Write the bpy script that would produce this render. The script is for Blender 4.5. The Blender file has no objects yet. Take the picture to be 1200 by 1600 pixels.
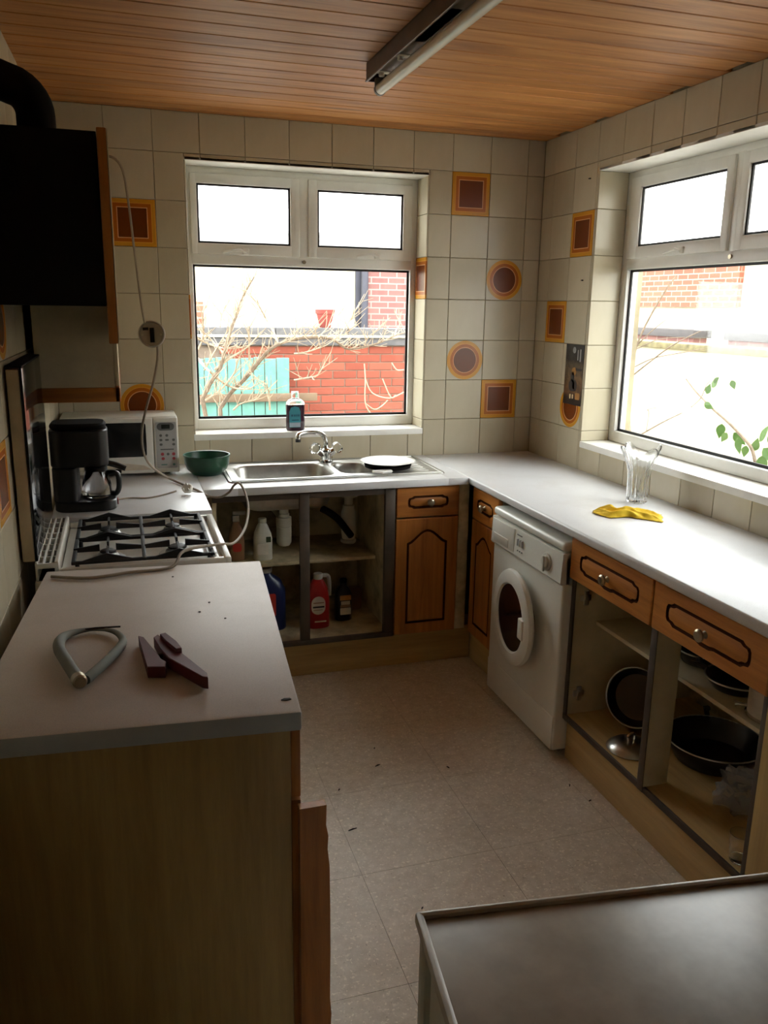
import bpy, bmesh, math, random
from mathutils import Vector, Matrix
random.seed(7)
scene = bpy.context.scene
COL = scene.collection

# ------------------------------------------------------------------ camera
# world frame: back wall y=0, right wall x=0, floor z=0 (metres); image frame 1200x1600
CAM = Vector((-2.0768, -4.0103, 1.6547)); FPX = 1296.91
_r = Vector((0.9548353, -0.29671397, 0.01582315))
_u = Vector((0.05654132, 0.23371515, 0.97065973))
_f = Vector((0.29170641, 0.92592551, -0.23993607))
cd = bpy.data.cameras.new('camera'); cam = bpy.data.objects.new('camera', cd); COL.objects.link(cam)
cd.sensor_fit = 'HORIZONTAL'; cd.sensor_width = 36.0; cd.lens = 36.0 * FPX / 1200.0
cd.clip_start = 0.02; cd.clip_end = 200
M = Matrix(((_r.x, _u.x, -_f.x, CAM.x), (_r.y, _u.y, -_f.y, CAM.y), (_r.z, _u.z, -_f.z, CAM.z), (0, 0, 0, 1)))
cam.matrix_world = M
scene.camera = cam

# ------------------------------------------------------------------ sky, windows, exposure
SKY = 9.6
world = bpy.data.worlds.new('overcast'); scene.world = world; world.use_nodes = True
bgn = world.node_tree.nodes['Background']
bgn.inputs[0].default_value = (0.985, 0.99, 1.0, 1); bgn.inputs[1].default_value = SKY
scene.view_settings.view_transform = 'Standard'
scene.view_settings.look = 'None'
scene.view_settings.gamma = 1.0
scene.view_settings.use_curve_mapping = False
scene.view_settings.exposure = 0.1
scene.cycles.use_denoising = True
scene.cycles.max_bounces = 14; scene.cycles.diffuse_bounces = 8
scene.cycles.transparent_max_bounces = 24
scene.cycles.sample_clamp_indirect = 6.0

# ------------------------------------------------------------------ helpers
def P(px, py, ax, val):
    """pixel of the 1200x1600 photograph -> point on the plane ax=val"""
    d = _f + _r * ((px - 600) / FPX) - _u * ((py - 800) / FPX)
    i = 'xyz'.index(ax); t = (val - CAM[i]) / d[i]
    return CAM + d * t

def s2l(c):
    return c / 12.92 if c <= 0.04045 else ((c + 0.055) / 1.055) ** 2.4
def rgb(r, g, b):
    return (s2l(r / 255), s2l(g / 255), s2l(b / 255), 1.0)

MATS = {}
def new_mat(name):
    m = bpy.data.materials.new(name); m.use_nodes = True
    nt = m.node_tree; b = nt.nodes['Principled BSDF']
    MATS[name] = m
    return m, nt, b
def N(nt, t, **kw):
    n = nt.nodes.new(t)
    for k, v in kw.items(): setattr(n, k, v)
    return n
def objcoord(nt, scale=(1, 1, 1), rot=(0, 0, 0)):
    tc = N(nt, 'ShaderNodeTexCoord'); mp = N(nt, 'ShaderNodeMapping')
    mp.inputs['Scale'].default_value = scale; mp.inputs['Rotation'].default_value = rot
    nt.links.new(tc.outputs['Object'], mp.inputs['Vector'])
    return mp.outputs['Vector']
def mix(nt, fac, a, b, mode='MIX'):
    n = N(nt, 'ShaderNodeMix', data_type='RGBA', blend_type=mode)
    for sock, v in ((n.inputs[0], fac), (n.inputs[6], a), (n.inputs[7], b)):
        if hasattr(v, 'is_linked') or hasattr(v, 'links'): nt.links.new(v, sock)
        else: sock.default_value = v
    return n.outputs[2]
def ramp(nt, src, stops, interp='LINEAR'):
    n = N(nt, 'ShaderNodeValToRGB'); cr = n.color_ramp; cr.interpolation = interp
    cr.elements[0].position, cr.elements[0].color = stops[0]
    cr.elements[1].position, cr.elements[1].color = stops[1]
    for p, c in stops[2:]:
        e = cr.elements.new(p); e.color = c
    nt.links.new(src, n.inputs[0])
    return n.outputs[0]
def noise(nt, vec, scale, detail=4, rough=0.55, dist=0.0):
    n = N(nt, 'ShaderNodeTexNoise'); n.inputs['Scale'].default_value = scale
    n.inputs['Detail'].default_value = detail; n.inputs['Roughness'].default_value = rough
    n.inputs['Distortion'].default_value = dist
    if vec is not None: nt.links.new(vec, n.inputs['Vector'])
    return n.outputs[0]
def bump(nt, b, h, strength=0.3, dist=0.01):
    n = N(nt, 'ShaderNodeBump'); n.inputs['Strength'].default_value = strength; n.inputs['Distance'].default_value = dist
    nt.links.new(h, n.inputs['Height']); nt.links.new(n.outputs[0], b.inputs['Normal'])
def plain(name, col, rough=0.5, metal=0.0, var=0.12, scale=9.0, coat=0.0, alpha=None):
    """plain surface with soft blotchy wear"""
    m, nt, b = new_mat(name)
    v = noise(nt, objcoord(nt), scale, 5, 0.6)
    dark = tuple(c * (1 - var * 1.6) for c in col[:3]) + (1,); lite = tuple(min(1, c * (1 + var * 0.6)) for c in col[:3]) + (1,)
    c = ramp(nt, v, [(0.28, dark), (0.62, lite)])
    nt.links.new(c, b.inputs['Base Color'])
    b.inputs['Roughness'].default_value = rough; b.inputs['Metallic'].default_value = metal
    b.inputs['Coat Weight'].default_value = coat
    return m
def wood(name, c1, c2, c3, axis='z', rough=0.45, fine=1.0, knots=False, jitter=False):
    m, nt, b = new_mat(name)
    st = {'x': (0.7, 9, 9), 'y': (9, 0.7, 9), 'z': (9, 9, 0.7)}[axis]
    vec = objcoord(nt, st)
    if jitter:
        oi = N(nt, 'ShaderNodeObjectInfo'); ml = N(nt, 'ShaderNodeMath', operation='MULTIPLY'); ml.inputs[1].default_value = 37.0
        nt.links.new(oi.outputs['Random'], ml.inputs[0])
        cb = N(nt, 'ShaderNodeCombineXYZ')
        for i in range(3): nt.links.new(ml.outputs[0], cb.inputs[i])
        ad = N(nt, 'ShaderNodeVectorMath', operation='ADD'); nt.links.new(vec, ad.inputs[0]); nt.links.new(cb.outputs[0], ad.inputs[1])
        vec = ad.outputs[0]
    n1 = noise(nt, vec, 2.2 * fine, 6, 0.6, 0.6)
    c = ramp(nt, n1, [(0.30, c1), (0.70, c3), (0.5, c2)])
    n2 = noise(nt, vec, 9.0 * fine, 4, 0.7, 0.2)
    g = ramp(nt, n2, [(0.35, (0.72, 0.72, 0.72, 1)), (0.6, (1, 1, 1, 1))])
    c = mix(nt, 0.55, c, g, 'MULTIPLY')
    if knots:
        tc = N(nt, 'ShaderNodeMapping'); tc.inputs['Scale'].default_value = {'x': (0.55, 1, 1), 'y': (1, 0.55, 1), 'z': (1, 1, 0.55)}[axis]
        nt.links.new(vec, tc.inputs['Vector'])
        vo = N(nt, 'ShaderNodeTexVoronoi'); vo.inputs['Scale'].default_value = 0.9; nt.links.new(vec, vo.inputs['Vector'])
        k = ramp(nt, vo.outputs['Distance'], [(0.05, (0.25, 0.2, 0.18, 1)), (0.13, (1, 1, 1, 1))])
        c = mix(nt, 0.8, c, k, 'MULTIPLY')
    if jitter:
        hs = N(nt, 'ShaderNodeHueSaturation'); nt.links.new(c, hs.inputs['Color'])
        mr = N(nt, 'ShaderNodeMapRange'); mr.inputs[3].default_value = 0.86; mr.inputs[4].default_value = 1.1
        nt.links.new(oi.outputs['Random'], mr.inputs[0]); nt.links.new(mr.outputs[0], hs.inputs['Value'])
        c = hs.outputs[0]
    nt.links.new(c, b.inputs['Base Color']); b.inputs['Roughness'].default_value = rough
    bump(nt, b, n2, 0.12, 0.004)
    return m

class MB:
    """collects shapes in world coordinates into one mesh"""
    def __init__(s): s.bm = bmesh.new(); s.mi = 0
    def _fin(s, geom_faces):
        for f in geom_faces: f.material_index = s.mi
    def box(s, x0, x1, y0, y1, z0, z1, bev=0.0, seg=2, mat=None):
        x0, x1 = min(x0, x1), max(x0, x1); y0, y1 = min(y0, y1), max(y0, y1); z0, z1 = min(z0, z1), max(z0, z1)
        r = bmesh.ops.create_cube(s.bm, size=1.0)
        vs = r['verts']
        for v in vs:
            v.co = Vector((x0 + (v.co.x + .5) * (x1 - x0), y0 + (v.co.y + .5) * (y1 - y0), z0 + (v.co.z + .5) * (z1 - z0)))
        es = list({e for v in vs for e in v.link_edges})
        if bev > 0:
            o = bmesh.ops.bevel(s.bm, geom=es, offset=min(bev, .49 * min(x1 - x0, y1 - y0, z1 - z0)), segments=seg, affect='EDGES', profile=0.5)
            fs = set(o['faces'])
            for v in o['verts']: fs |= set(v.link_faces)
            vs = list({v for f in fs for v in f.verts})
        fs = {f for v in vs for f in v.link_faces}
        s._fin(fs)
        if mat is not None:
            for v in vs: v.co = mat @ v.co
        return s
    def loops(s, rings, close=True, cap0=True, cap1=True):
        """skin a list of equally long vertex rings"""
        R = [[s.bm.verts.new(p) for p in ring] for ring in rings]
        n = len(R[0]); fs = []
        for a, b in zip(R[:-1], R[1:]):
            for i in range(n if close else n - 1):
                j = (i + 1) % n
                fs.append(s.bm.faces.new((a[i], a[j], b[j], b[i])))
        if cap0 and n > 2: fs.append(s.bm.faces.new(list(reversed(R[0]))))
        if cap1 and n > 2: fs.append(s.bm.faces.new(R[-1]))
        s._fin(fs); return R
    def tube(s, path, r, seg=10, cap=True):
        path = [Vector(p) for p in path]; n = len(path)
        rr = r if isinstance(r, (list, tuple)) else [r] * n
        t0 = (path[1] - path[0]).normalized()
        nrm = t0.orthogonal().normalized(); rings = []
        for i, p in enumerate(path):
            a = path[max(i - 1, 0)]; b = path[min(i + 1, n - 1)]
            t = (b - a).normalized()
            nrm = (nrm - t * nrm.dot(t))
            if nrm.length < 1e-6: nrm = t.orthogonal()
            nrm.normalize(); bn = t.cross(nrm)
            rings.append([p + (nrm * math.cos(k * 2 * math.pi / seg) + bn * math.sin(k * 2 * math.pi / seg)) * rr[i] for k in range(seg)])
        s.loops(rings, True, cap, cap); return s
    def cyl(s, a, b, r, seg=20, r2=None, bev=0.0):
        a = Vector(a); b = Vector(b); r2 = r if r2 is None else r2
        d = (b - a).normalized()
        if bev > 0:
            return s.tube([a, a + d * 1e-5, a + d * bev, b - d * bev, b - d * 1e-5, b], [max(r - bev, 1e-4), r - bev * .999, r, r2, r2 - bev * .999, max(r2 - bev, 1e-4)], seg)
        return s.tube([a, b], [r, r2], seg)
    def lathe(s, prof, c, seg=32, mat=None, sy=1.0, cap0=True, cap1=True):
        """prof: (radius, z) pairs"""
        c = Vector(c); rings = []
        for r, z in prof:
            ring = []
            for k in range(seg):
                a = k * 2 * math.pi / seg
                v = Vector((math.cos(a) * max(r, 1e-4), math.sin(a) * max(r, 1e-4) * sy, z))
                ring.append(c + (mat @ v if mat else v))
            rings.append(ring)
        s.loops(rings, True, cap0, cap1); return s
    def prism(s, poly, mat, h, bev=0.0):
        """poly in the local xy plane, extruded 0..h along local z, placed by mat"""
        if bev > 0:
            cx = sum(p[0] for p in poly) / len(poly); cy = sum(p[1] for p in poly) / len(poly)
            def ins(k):
                o = []
                for x, y in poly:
                    d = math.hypot(x - cx, y - cy) or 1; f = max(0, (d - k)) / d
                    o.append((cx + (x - cx) * f, cy + (y - cy) * f))
                return o
            rings = [[mat @ Vector((x, y, z)) for x, y in pl] for pl, z in ((ins(bev), 0), (poly, bev), (poly, h - bev), (ins(bev), h))]
        else:
            rings = [[mat @ Vector((x, y, z)) for x, y in poly] for z in (0, h)]
        s.loops(rings); return s
    def quadprism(s, pts, z0, z1, bev=0.0):
        return s.prism(pts, Matrix.Translation((0, 0, z0)), z1 - z0, bev)

WM = {}
def world_m(o): return WM.get(o.name, Matrix.Identity(4))
def link(name, data, parent=None, loc=None, rotz=0.0):
    o = bpy.data.objects.new(name, data); COL.objects.link(o)
    m = Matrix.Identity(4)
    if loc is not None:
        m = Matrix.Translation(loc) @ Matrix.Rotation(rotz, 4, 'Z')
        o.location = loc; o.rotation_euler = (0, 0, rotz)
    if parent is not None:
        o.parent = parent; m = world_m(parent) @ m
    WM[o.name] = m
    return o
def build(name, mb, mats, parent=None, loc=None, rotz=0.0, smooth=35, local=False):
    """mesh object from mb; mb is in world coordinates unless local"""
    me = bpy.data.meshes.new(name)
    bmesh.ops.recalc_face_normals(mb.bm, faces=mb.bm.faces)
    mb.bm.to_mesh(me); mb.bm.free()
    for m in (mats if isinstance(mats, (list, tuple)) else [mats]): me.materials.append(MATS[m] if isinstance(m, str) else m)
    o = link(name, me, parent, loc, rotz)
    if not local:
        w = world_m(o)
        if w != Matrix.Identity(4): me.transform(w.inverted())
    me.shade_smooth()
    if smooth < 180: me.set_sharp_from_angle(angle=math.radians(smooth))
    return o
def tag(o, label=None, cat=None, group=None, kind=None):
    if label: o['label'] = label
    if cat: o['category'] = cat
    if group: o['group'] = group
    if kind: o['kind'] = kind
    return o
def thing(name, label, cat, loc, rotz=0.0, group=None):
    o = link(name, None, None, Vector(loc), rotz); o.empty_display_size = 0.05
    return tag(o, label, cat, group)
def struct(name, mb, mats, label=None, **kw):
    return tag(build(name, mb, mats, **kw), label, None, None, 'structure')
def piece(name, me, parent, loc, rotz=0.0):
    """shared-mesh child, loc in the parent's frame"""
    return link(name, me, parent, Vector(loc), rotz)
def arc(c, r, a0, a1, n, plane='xz'):
    o = []
    for k in range(n + 1):
        a = math.radians(a0 + (a1 - a0) * k / n)
        u, v = r * math.cos(a), r * math.sin(a)
        o.append(Vector((c[0] + u, c[1], c[2] + v)) if plane == 'xz' else Vector((c[0] + u, c[1] + v, c[2])) if plane == 'xy' else Vector((c[0], c[1] + u, c[2] + v)))
    return o
def smooth_path(pts, n=6):
    """Catmull-Rom through pts"""
    pts = [Vector(p) for p in pts]; o = []
    for i in range(len(pts) - 1):
        p0 = pts[max(i - 1, 0)]; p1 = pts[i]; p2 = pts[i + 1]; p3 = pts[min(i + 2, len(pts) - 1)]
        for k in range(n):
            t = k / n
            o.append(0.5 * ((2 * p1) + (p2 - p0) * t + (2 * p0 - 5 * p1 + 4 * p2 - p3) * t * t + (3 * p1 - p0 - 3 * p2 + p3) * t ** 3))
    o.append(pts[-1]); return o
def rrect(w, h, r, n=5, cx=0.0, cy=0.0):
    o = []
    for sx, sy, a0 in ((1, 1, 0), (-1, 1, 90), (-1, -1, 180), (1, -1, 270)):
        for k in range(n + 1):
            a = math.radians(a0 + 90 * k / n)
            o.append((cx + sx * (w / 2 - r) + r * math.cos(a), cy + sy * (h / 2 - r) + r * math.sin(a)))
    return o
def frame_m(o, u, v):
    """matrix whose local x=u, y=v, z=u x v, origin o"""
    u = Vector(u); v = Vector(v); n = u.cross(v)
    return Matrix(((u.x, v.x, n.x, o[0]), (u.y, v.y, n.y, o[1]), (u.z, v.z, n.z, o[2]), (0, 0, 0, 1)))

# ------------------------------------------------------------------ materials
# wall tile: glazed cream, each tile a shade of its own
def tile_mat(name, decor=None):
    m, nt, b = new_mat(name)
    oi = N(nt, 'ShaderNodeObjectInfo')
    base = ramp(nt, oi.outputs['Random'], [(0.0, rgb(182, 172, 148)), (1.0, rgb(196, 187, 163))])
    v = noise(nt, objcoord(nt, (4, 4, 1.5)), 3.0, 4)
    base = mix(nt, 0.5, base, ramp(nt, v, [(0.3, (0.86, 0.84, 0.78, 1)), (0.6, (1, 1, 1, 1))]), 'MULTIPLY')
    if decor:
        tc = N(nt, 'ShaderNodeTexCoord'); sp = N(nt, 'ShaderNodeSeparateXYZ'); nt.links.new(tc.outputs['Object'], sp.inputs[0])
        def mth(op, a, c=None):
            n = N(nt, 'ShaderNodeMath', operation=op)
            for i, q in enumerate((a, c)):
                if q is None: continue
                if isinstance(q, (int, float)): n.inputs[i].default_value = q
                else: nt.links.new(q, n.inputs[i])
            return n.outputs[0]
        if decor == 'square': d = mth('MAXIMUM', mth('ABSOLUTE', sp.outputs[0]), mth('ABSOLUTE', sp.outputs[2]))
        else: d = mth('SQRT', mth('ADD', mth('MULTIPLY', sp.outputs[0], sp.outputs[0]), mth('MULTIPLY', sp.outputs[2], sp.outputs[2])))
        d = mth('DIVIDE', d, 0.2)
        brown = rgb(106, 50, 14); pale = rgb(216, 160, 106); orange = rgb(168, 92, 24); amber = rgb(198, 138, 38); ambl = rgb(214, 152, 56)
        ring = [(0.0, brown), (0.305, pale), (0.325, orange), (0.40, ambl), (0.415, amber)]
        c = ramp(nt, d, ring, 'CONSTANT')
        if decor == 'circle':
            st = ramp(nt, d, [(0.0, (0, 0, 0, 1)), (0.485, (1, 1, 1, 1))], 'CONSTANT')
            base = mix(nt, st, c, base)
        else: base = c
    nt.links.new(base, b.inputs['Base Color'])
    b.inputs['Roughness'].default_value = 0.25; b.inputs['Specular IOR Level'].default_value = 0.3
    bump(nt, b, noise(nt, objcoord(nt), 14, 2), 0.05, 0.004)
tile_mat('tile_cream'); tile_mat('tile_square', 'square'); tile_mat('tile_circle', 'circle')
plain('grout', rgb(150, 138, 112), 0.9, var=0.25, scale=5)
plain('plaster', rgb(200, 190, 170), 0.85)
plain('white_paint', rgb(236, 234, 226), 0.5, var=0.05)
plain('upvc', rgb(232, 231, 224), 0.35, var=0.06, scale=4)
plain('gasket', rgb(24, 22, 22), 0.6)
wood('pine_plank', rgb(156, 96, 44), rgb(188, 124, 62), rgb(206, 144, 80), 'x', 0.5, knots=True, jitter=True)
plain('plank_gap', rgb(52, 30, 18), 0.9)
wood('oak_orange', rgb(150, 90, 34), rgb(178, 112, 46), rgb(194, 128, 58), 'z', 0.42)
wood('oak_orange_h', rgb(164, 100, 38), rgb(190, 122, 52), rgb(204, 136, 64), 'y', 0.4)
wood('oak_orange_x', rgb(150, 90, 34), rgb(178, 112, 46), rgb(194, 128, 58), 'x', 0.42)
plain('groove_stain', rgb(64, 32, 12), 0.95); MATS['groove_stain'].node_tree.nodes['Principled BSDF'].inputs['Specular IOR Level'].default_value = .1
wood('laminate_tan', rgb(158, 126, 72), rgb(178, 148, 90), rgb(188, 160, 100), 'z', 0.5, fine=0.55)
wood('laminate_tan_h', rgb(176, 146, 92), rgb(192, 162, 106), rgb(202, 174, 120), 'y', 0.5, fine=0.6)
wood('laminate_tan_x', rgb(176, 146, 92), rgb(192, 162, 106), rgb(202, 174, 120), 'x', 0.5, fine=0.6)
plain('carcass', rgb(196, 184, 150), 0.6, var=0.12)
plain('carcass_dirty', rgb(190, 176, 140), 0.7, var=0.35)
plain('post_dark', rgb(74, 62, 50), 0.6, var=0.25)
plain('cabinet_side', rgb(196, 184, 150), 0.6, var=0.1)
def worktop_mat(name, c, rough=0.3):
    m, nt, b = new_mat(name); vec = objcoord(nt)
    a = ramp(nt, noise(nt, vec, 420, 2), [(0.38, tuple(x * .9 for x in c[:3]) + (1,)), (0.55, c)])
    st = ramp(nt, noise(nt, vec, 4.5, 6, 0.65), [(0.25, (0.80, 0.77, 0.72, 1)), (0.52, (1, 1, 1, 1))])
    a = mix(nt, 0.6, a, st, 'MULTIPLY')
    nt.links.new(a, b.inputs['Base Color']); b.inputs['Roughness'].default_value = rough
worktop_mat('worktop', rgb(214, 214, 214)); worktop_mat('worktop_old', rgb(200, 188, 176), 0.5)
plain('worktop_edge', rgb(172, 176, 176), 0.45, var=0.08)
# vinyl floor: beige with pale flecks and grime
m, nt, b = new_mat('vinyl'); vec = objcoord(nt)
oi = N(nt, 'ShaderNodeObjectInfo'); cbx = N(nt, 'ShaderNodeVectorMath', operation='ADD'); 
nt.links.new(vec, cbx.inputs[0]); nt.links.new(oi.outputs['Location'], cbx.inputs[1]); wv = cbx.outputs[0]
c = ramp(nt, noise(nt, wv, 30, 5, 0.7), [(0.3, rgb(196, 185, 166)), (0.7, rgb(222, 213, 197))])
f1 = ramp(nt, noise(nt, wv, 105, 2, 0.5), [(0.60, (0, 0, 0, 1)), (0.68, (1, 1, 1, 1))])
f2 = ramp(nt, noise(nt, wv, 48, 3, 0.6), [(0.60, (0, 0, 0, 1)), (0.70, (1, 1, 1, 1))])
fm = mix(nt, 1.0, f1, f2, 'LIGHTEN')
dk = ramp(nt, noise(nt, wv, 110, 3, 0.6), [(0.26, (1, 1, 1, 1)), (0.36, (0, 0, 0, 1))])
c = mix(nt, dk, c, rgb(130, 116, 94))
c = mix(nt, fm, c, rgb(240, 232, 214))
c = mix(nt, 0.75, c, ramp(nt, noise(nt, wv, 2.0, 6, 0.65), [(0.3, (0.74, 0.68, 0.60, 1)), (0.6, (1, 1, 1, 1))]), 'MULTIPLY')
nt.links.new(c, b.inputs['Base Color']); b.inputs['Roughness'].default_value = 0.42
bump(nt, b, fm, 0.1, 0.002)
plain('joint_dirt', rgb(120, 106, 86), 0.9)
# glass
def pane_mat(name, frosted):
    m, nt, b = new_mat(name); nt.nodes.remove(b); out = nt.nodes['Material Output']
    tr = N(nt, 'ShaderNodeBsdfTransparent'); tr.inputs[0].default_value = (0.93, 0.95, 0.94, 1)
    if frosted:
        tl = N(nt, 'ShaderNodeBsdfTranslucent'); tl.inputs[0].default_value = (0.9, 0.92, 0.92, 1)
        mx = N(nt, 'ShaderNodeMixShader'); mx.inputs[0].default_value = 0.2
        nt.links.new(tr.outputs[0], mx.inputs[1]); nt.links.new(tl.outputs[0], mx.inputs[2]); base = mx.outputs[0]
    else: base = tr.outputs[0]
    gl = N(nt, 'ShaderNodeBsdfGlossy'); gl.inputs['Roughness'].default_value = 0.2 if frosted else 0.02
    lw = N(nt, 'ShaderNodeLayerWeight'); pw = N(nt, 'ShaderNodeMath', operation='POWER'); pw.inputs[1].default_value = 5.0
    nt.links.new(lw.outputs['Facing'], pw.inputs[0])
    fr = N(nt, 'ShaderNodeMath', operation='MULTIPLY_ADD'); fr.inputs[1].default_value = 0.9; fr.inputs[2].default_value = 0.03
    nt.links.new(pw.outputs[0], fr.inputs[0])
    m2 = N(nt, 'ShaderNodeMixShader'); nt.links.new(fr.outputs[0], m2.inputs[0]); nt.links.new(base, m2.inputs[1]); nt.links.new(gl.outputs[0], m2.inputs[2])
    nt.links.new(m2.outputs[0], out.inputs[0])
    if frosted:
        bn = N(nt, 'ShaderNodeBump'); bn.inputs['Strength'].default_value = 0.6; bn.inputs['Distance'].default_value = 0.004
        nt.links.new(noise(nt, objcoord(nt), 60, 2), bn.inputs['Height'])
        nt.links.new(bn.outputs[0], gl.inputs['Normal'])
pane_mat('pane_clear', False); pane_mat('pane_frosted', True)
def clear_glass(name, tint, rough=0.0):
    m, nt, b = new_mat(name); b.inputs['Base Color'].default_value = tint
    b.inputs['Transmission Weight'].default_value = 1.0; b.inputs['Roughness'].default_value = rough; b.inputs['IOR'].default_value = 1.45
clear_glass('glass', (0.97, 0.985, 0.98, 1)); clear_glass('jug_glass', (0.7, 0.7, 0.7, 1)); clear_glass('cut_glass', (0.97, 0.98, 0.98, 1), 0.10); clear_glass('glass_dark', (0.25, 0.25, 0.25, 1))
plain('steel', rgb(196, 194, 188), 0.28, 1.0, var=0.08)
plain('steel_brushed', rgb(186, 184, 178), 0.36, 1.0, var=0.12, scale=20)
plain('chrome', rgb(222, 222, 222), 0.1, 1.0, var=0.03)
plain('pewter', rgb(168, 158, 136), 0.35, 1.0, var=0.15)
plain('black_plastic', rgb(22, 21, 21), 0.35, var=0.15)
plain('black_soft', rgb(16, 14, 12), 0.8, var=0.2); MATS['black_soft'].node_tree.nodes['Principled BSDF'].inputs['Specular IOR Level'].default_value = .15
plain('black_glass', rgb(16, 17, 18), 0.10, var=0.1)
plain('cast_iron', rgb(24, 22, 21), 0.55, var=0.25)
plain('enamel', rgb(226, 223, 212), 0.25, var=0.06)
plain('enamel_dirty', rgb(196, 186, 166), 0.35, var=0.25)
plain('appliance_white', rgb(220, 221, 212), 0.3, var=0.05, scale=3)
plain('appliance_grey', rgb(196, 194, 182), 0.35, var=0.05)
plain('cream_metal', rgb(198, 184, 150), 0.45, var=0.12)
plain('fridge_top', rgb(156, 144, 126), 0.34, var=0.26, scale=6)
plain('fridge_trim', rgb(196, 190, 176), 0.35, var=0.1)
# ================================================================== THE ROOM
H = 2.467; WX = -2.36; YR = -7.2; SK = -0.0165          # ceiling, left wall at the back, rear wall, left wall skew
BW = (-1.766, -0.611, 1.05, 2.271)                       # back window opening x0,x1,z0,z1
RWN = (-2.0, -0.522, 1.045, 2.257)                       # right window opening y0,y1,z0,z1
TT = 0.007                                               # tile thickness
TP = 0.2005; ZT = 1.094                                  # tile pitch, one grout line height
# --- substrates
w = MB()
for a in ((WX - .3, BW[0], -.02, H + .1), (BW[1], .3, -.02, H + .1), (BW[0], BW[1], -.02, BW[2] - .03), (BW[0], BW[1], BW[3] + .012, H + .1)):
    w.box(a[0], a[1], TT, .27, a[2], a[3])
wall_back = struct('wall_back', w, 'grout', 'cream tiled kitchen wall around the sink window')
w = MB()
for a in ((RWN[1], TT, -.02, H + .1), (YR - .2, RWN[0], -.02, H + .1), (RWN[0], RWN[1], -.02, RWN[2] - .03), (RWN[0], RWN[1], RWN[3] + .012, H + .1)):
    w.box(TT, .27, a[0], a[1], a[2], a[3])
wall_right = struct('wall_right', w, 'grout', 'cream tiled kitchen wall above the long worktop')
w = MB(); w.box(-.25, -TT, YR - .2, 0.0, -.02, H + .1)
wall_left = struct('wall_left', w, 'grout', 'cream tiled kitchen wall behind the cooker', loc=Vector((WX, 0, 0)), rotz=SK, local=True)
w = MB(); w.box(WX - .5, .27, YR - .2, YR, -.02, H + .1)  # out of view; stands far back so less light bounces into the kitchen
struct('wall_rear', w, 'plaster', 'plain plastered rear wall, unseen and set far back to lessen bounced light')

# --- tiles: meshes shared between equal sizes
TM = {}
def tile_mesh(wd, ht, mat):
    k = (round(wd, 4), round(ht, 4), mat)
    if k in TM: return TM[k]
    mb = MB(); b = 0.0022
    rings = []
    for ins, y in ((0, 0.0), (0, -TT + b), (b * .35, -TT + b * .35), (b, -TT)):
        a, c = wd / 2 - ins, ht / 2 - ins
        rings.append([Vector((-a, y, -c)), Vector((a, y, -c)), Vector((a, y, c)), Vector((-a, y, c))])
    mb.loops(rings, True, False, True)
    me = bpy.data.meshes.new('tile'); bmesh.ops.recalc_face_normals(mb.bm, faces=mb.bm.faces); mb.bm.to_mesh(me); mb.bm.free()
    me.materials.append(MATS[mat]); TM[k] = me
    return me
GAP = 0.0009
def lay(parent, us, zs, hole, place, decor={}):
    """us, zs: sorted grid lines; hole (u0,u1,z0,z1); place(u, z) -> (loc, rotz)"""
    for i in range(len(us) - 1):
        for j in range(len(zs) - 1):
            u0, u1, z0, z1 = us[i], us[i + 1], zs[j], zs[j + 1]
            rects = [(u0, u1, z0, z1)]
            if hole:
                h0, h1, k0, k1 = hole
                if u1 > h0 and u0 < h1 and z1 > k0 and z0 < k1:
                    rects = []
                    if u0 < h0: rects.append((u0, h0, z0, z1))
                    if u1 > h1: rects.append((h1, u1, z0, z1))
                    a, c = max(u0, h0), min(u1, h1)
                    if z0 < k0: rects.append((a, c, z0, k0))
                    if z1 > k1: rects.append((a, c, k1, z1))
            for (a, c, d, e) in rects:
                if c - a < .012 or e - d < .012: continue
                mat = 'tile_cream'
                for (du, dz), kind in decor.items():
                    if a < du < c and d < dz < e: mat = 'tile_' + kind
                loc, rz = place((a + c) / 2, (d + e) / 2)
                piece('tile', tile_mesh(c - a - GAP * 2, e - d - GAP * 2, mat), parent, loc, rz)
zl = [ZT + .2007 * k for k in range(-1, 7)] + [H]
xl = [WX] + [-.091 - TP * k for k in range(11, -1, -1)] + [0.0]
xl = [x for x in xl if x >= WX]
lay(wall_back, xl, zl, BW, lambda u, z: ((u, TT, z), 0.0),
    {(-.39, 2.2): 'square', (-.19, 1.8): 'circle', (-.39, 1.4): 'circle', (-.19, 1.2): 'square',
     (-1.99, 2.0): 'square', (-1.99, 1.2): 'circle', (-1.7955, 2.9): 'square'})
yl = [-.11 - .1985 * k for k in range(17, -1, -1)] + [0.0]
lay(wall_right, yl, zl, RWN, lambda u, z: ((TT, u, z), -math.pi / 2),
    {(-.41, 2.0): 'square', (-.21, 1.6): 'square', (-.41, 1.2): 'circle', (-2.4, 1.8): 'circle', (-2.8, 1.4): 'square'})
zl2 = [ZT + .2007 * k for k in range(-3, 7)] + [H]
yl2 = [-.2 * k for k in range(19, -1, -1)]
lay(wall_left, yl2, zl2, None, lambda u, z: ((-TT, u, z), math.pi / 2),
    {(-1.5, 1.8): 'square', (-1.5, 1.6): 'circle', (-1.7, 1.2): 'square', (-2.1, 1.4): 'circle'})
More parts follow.
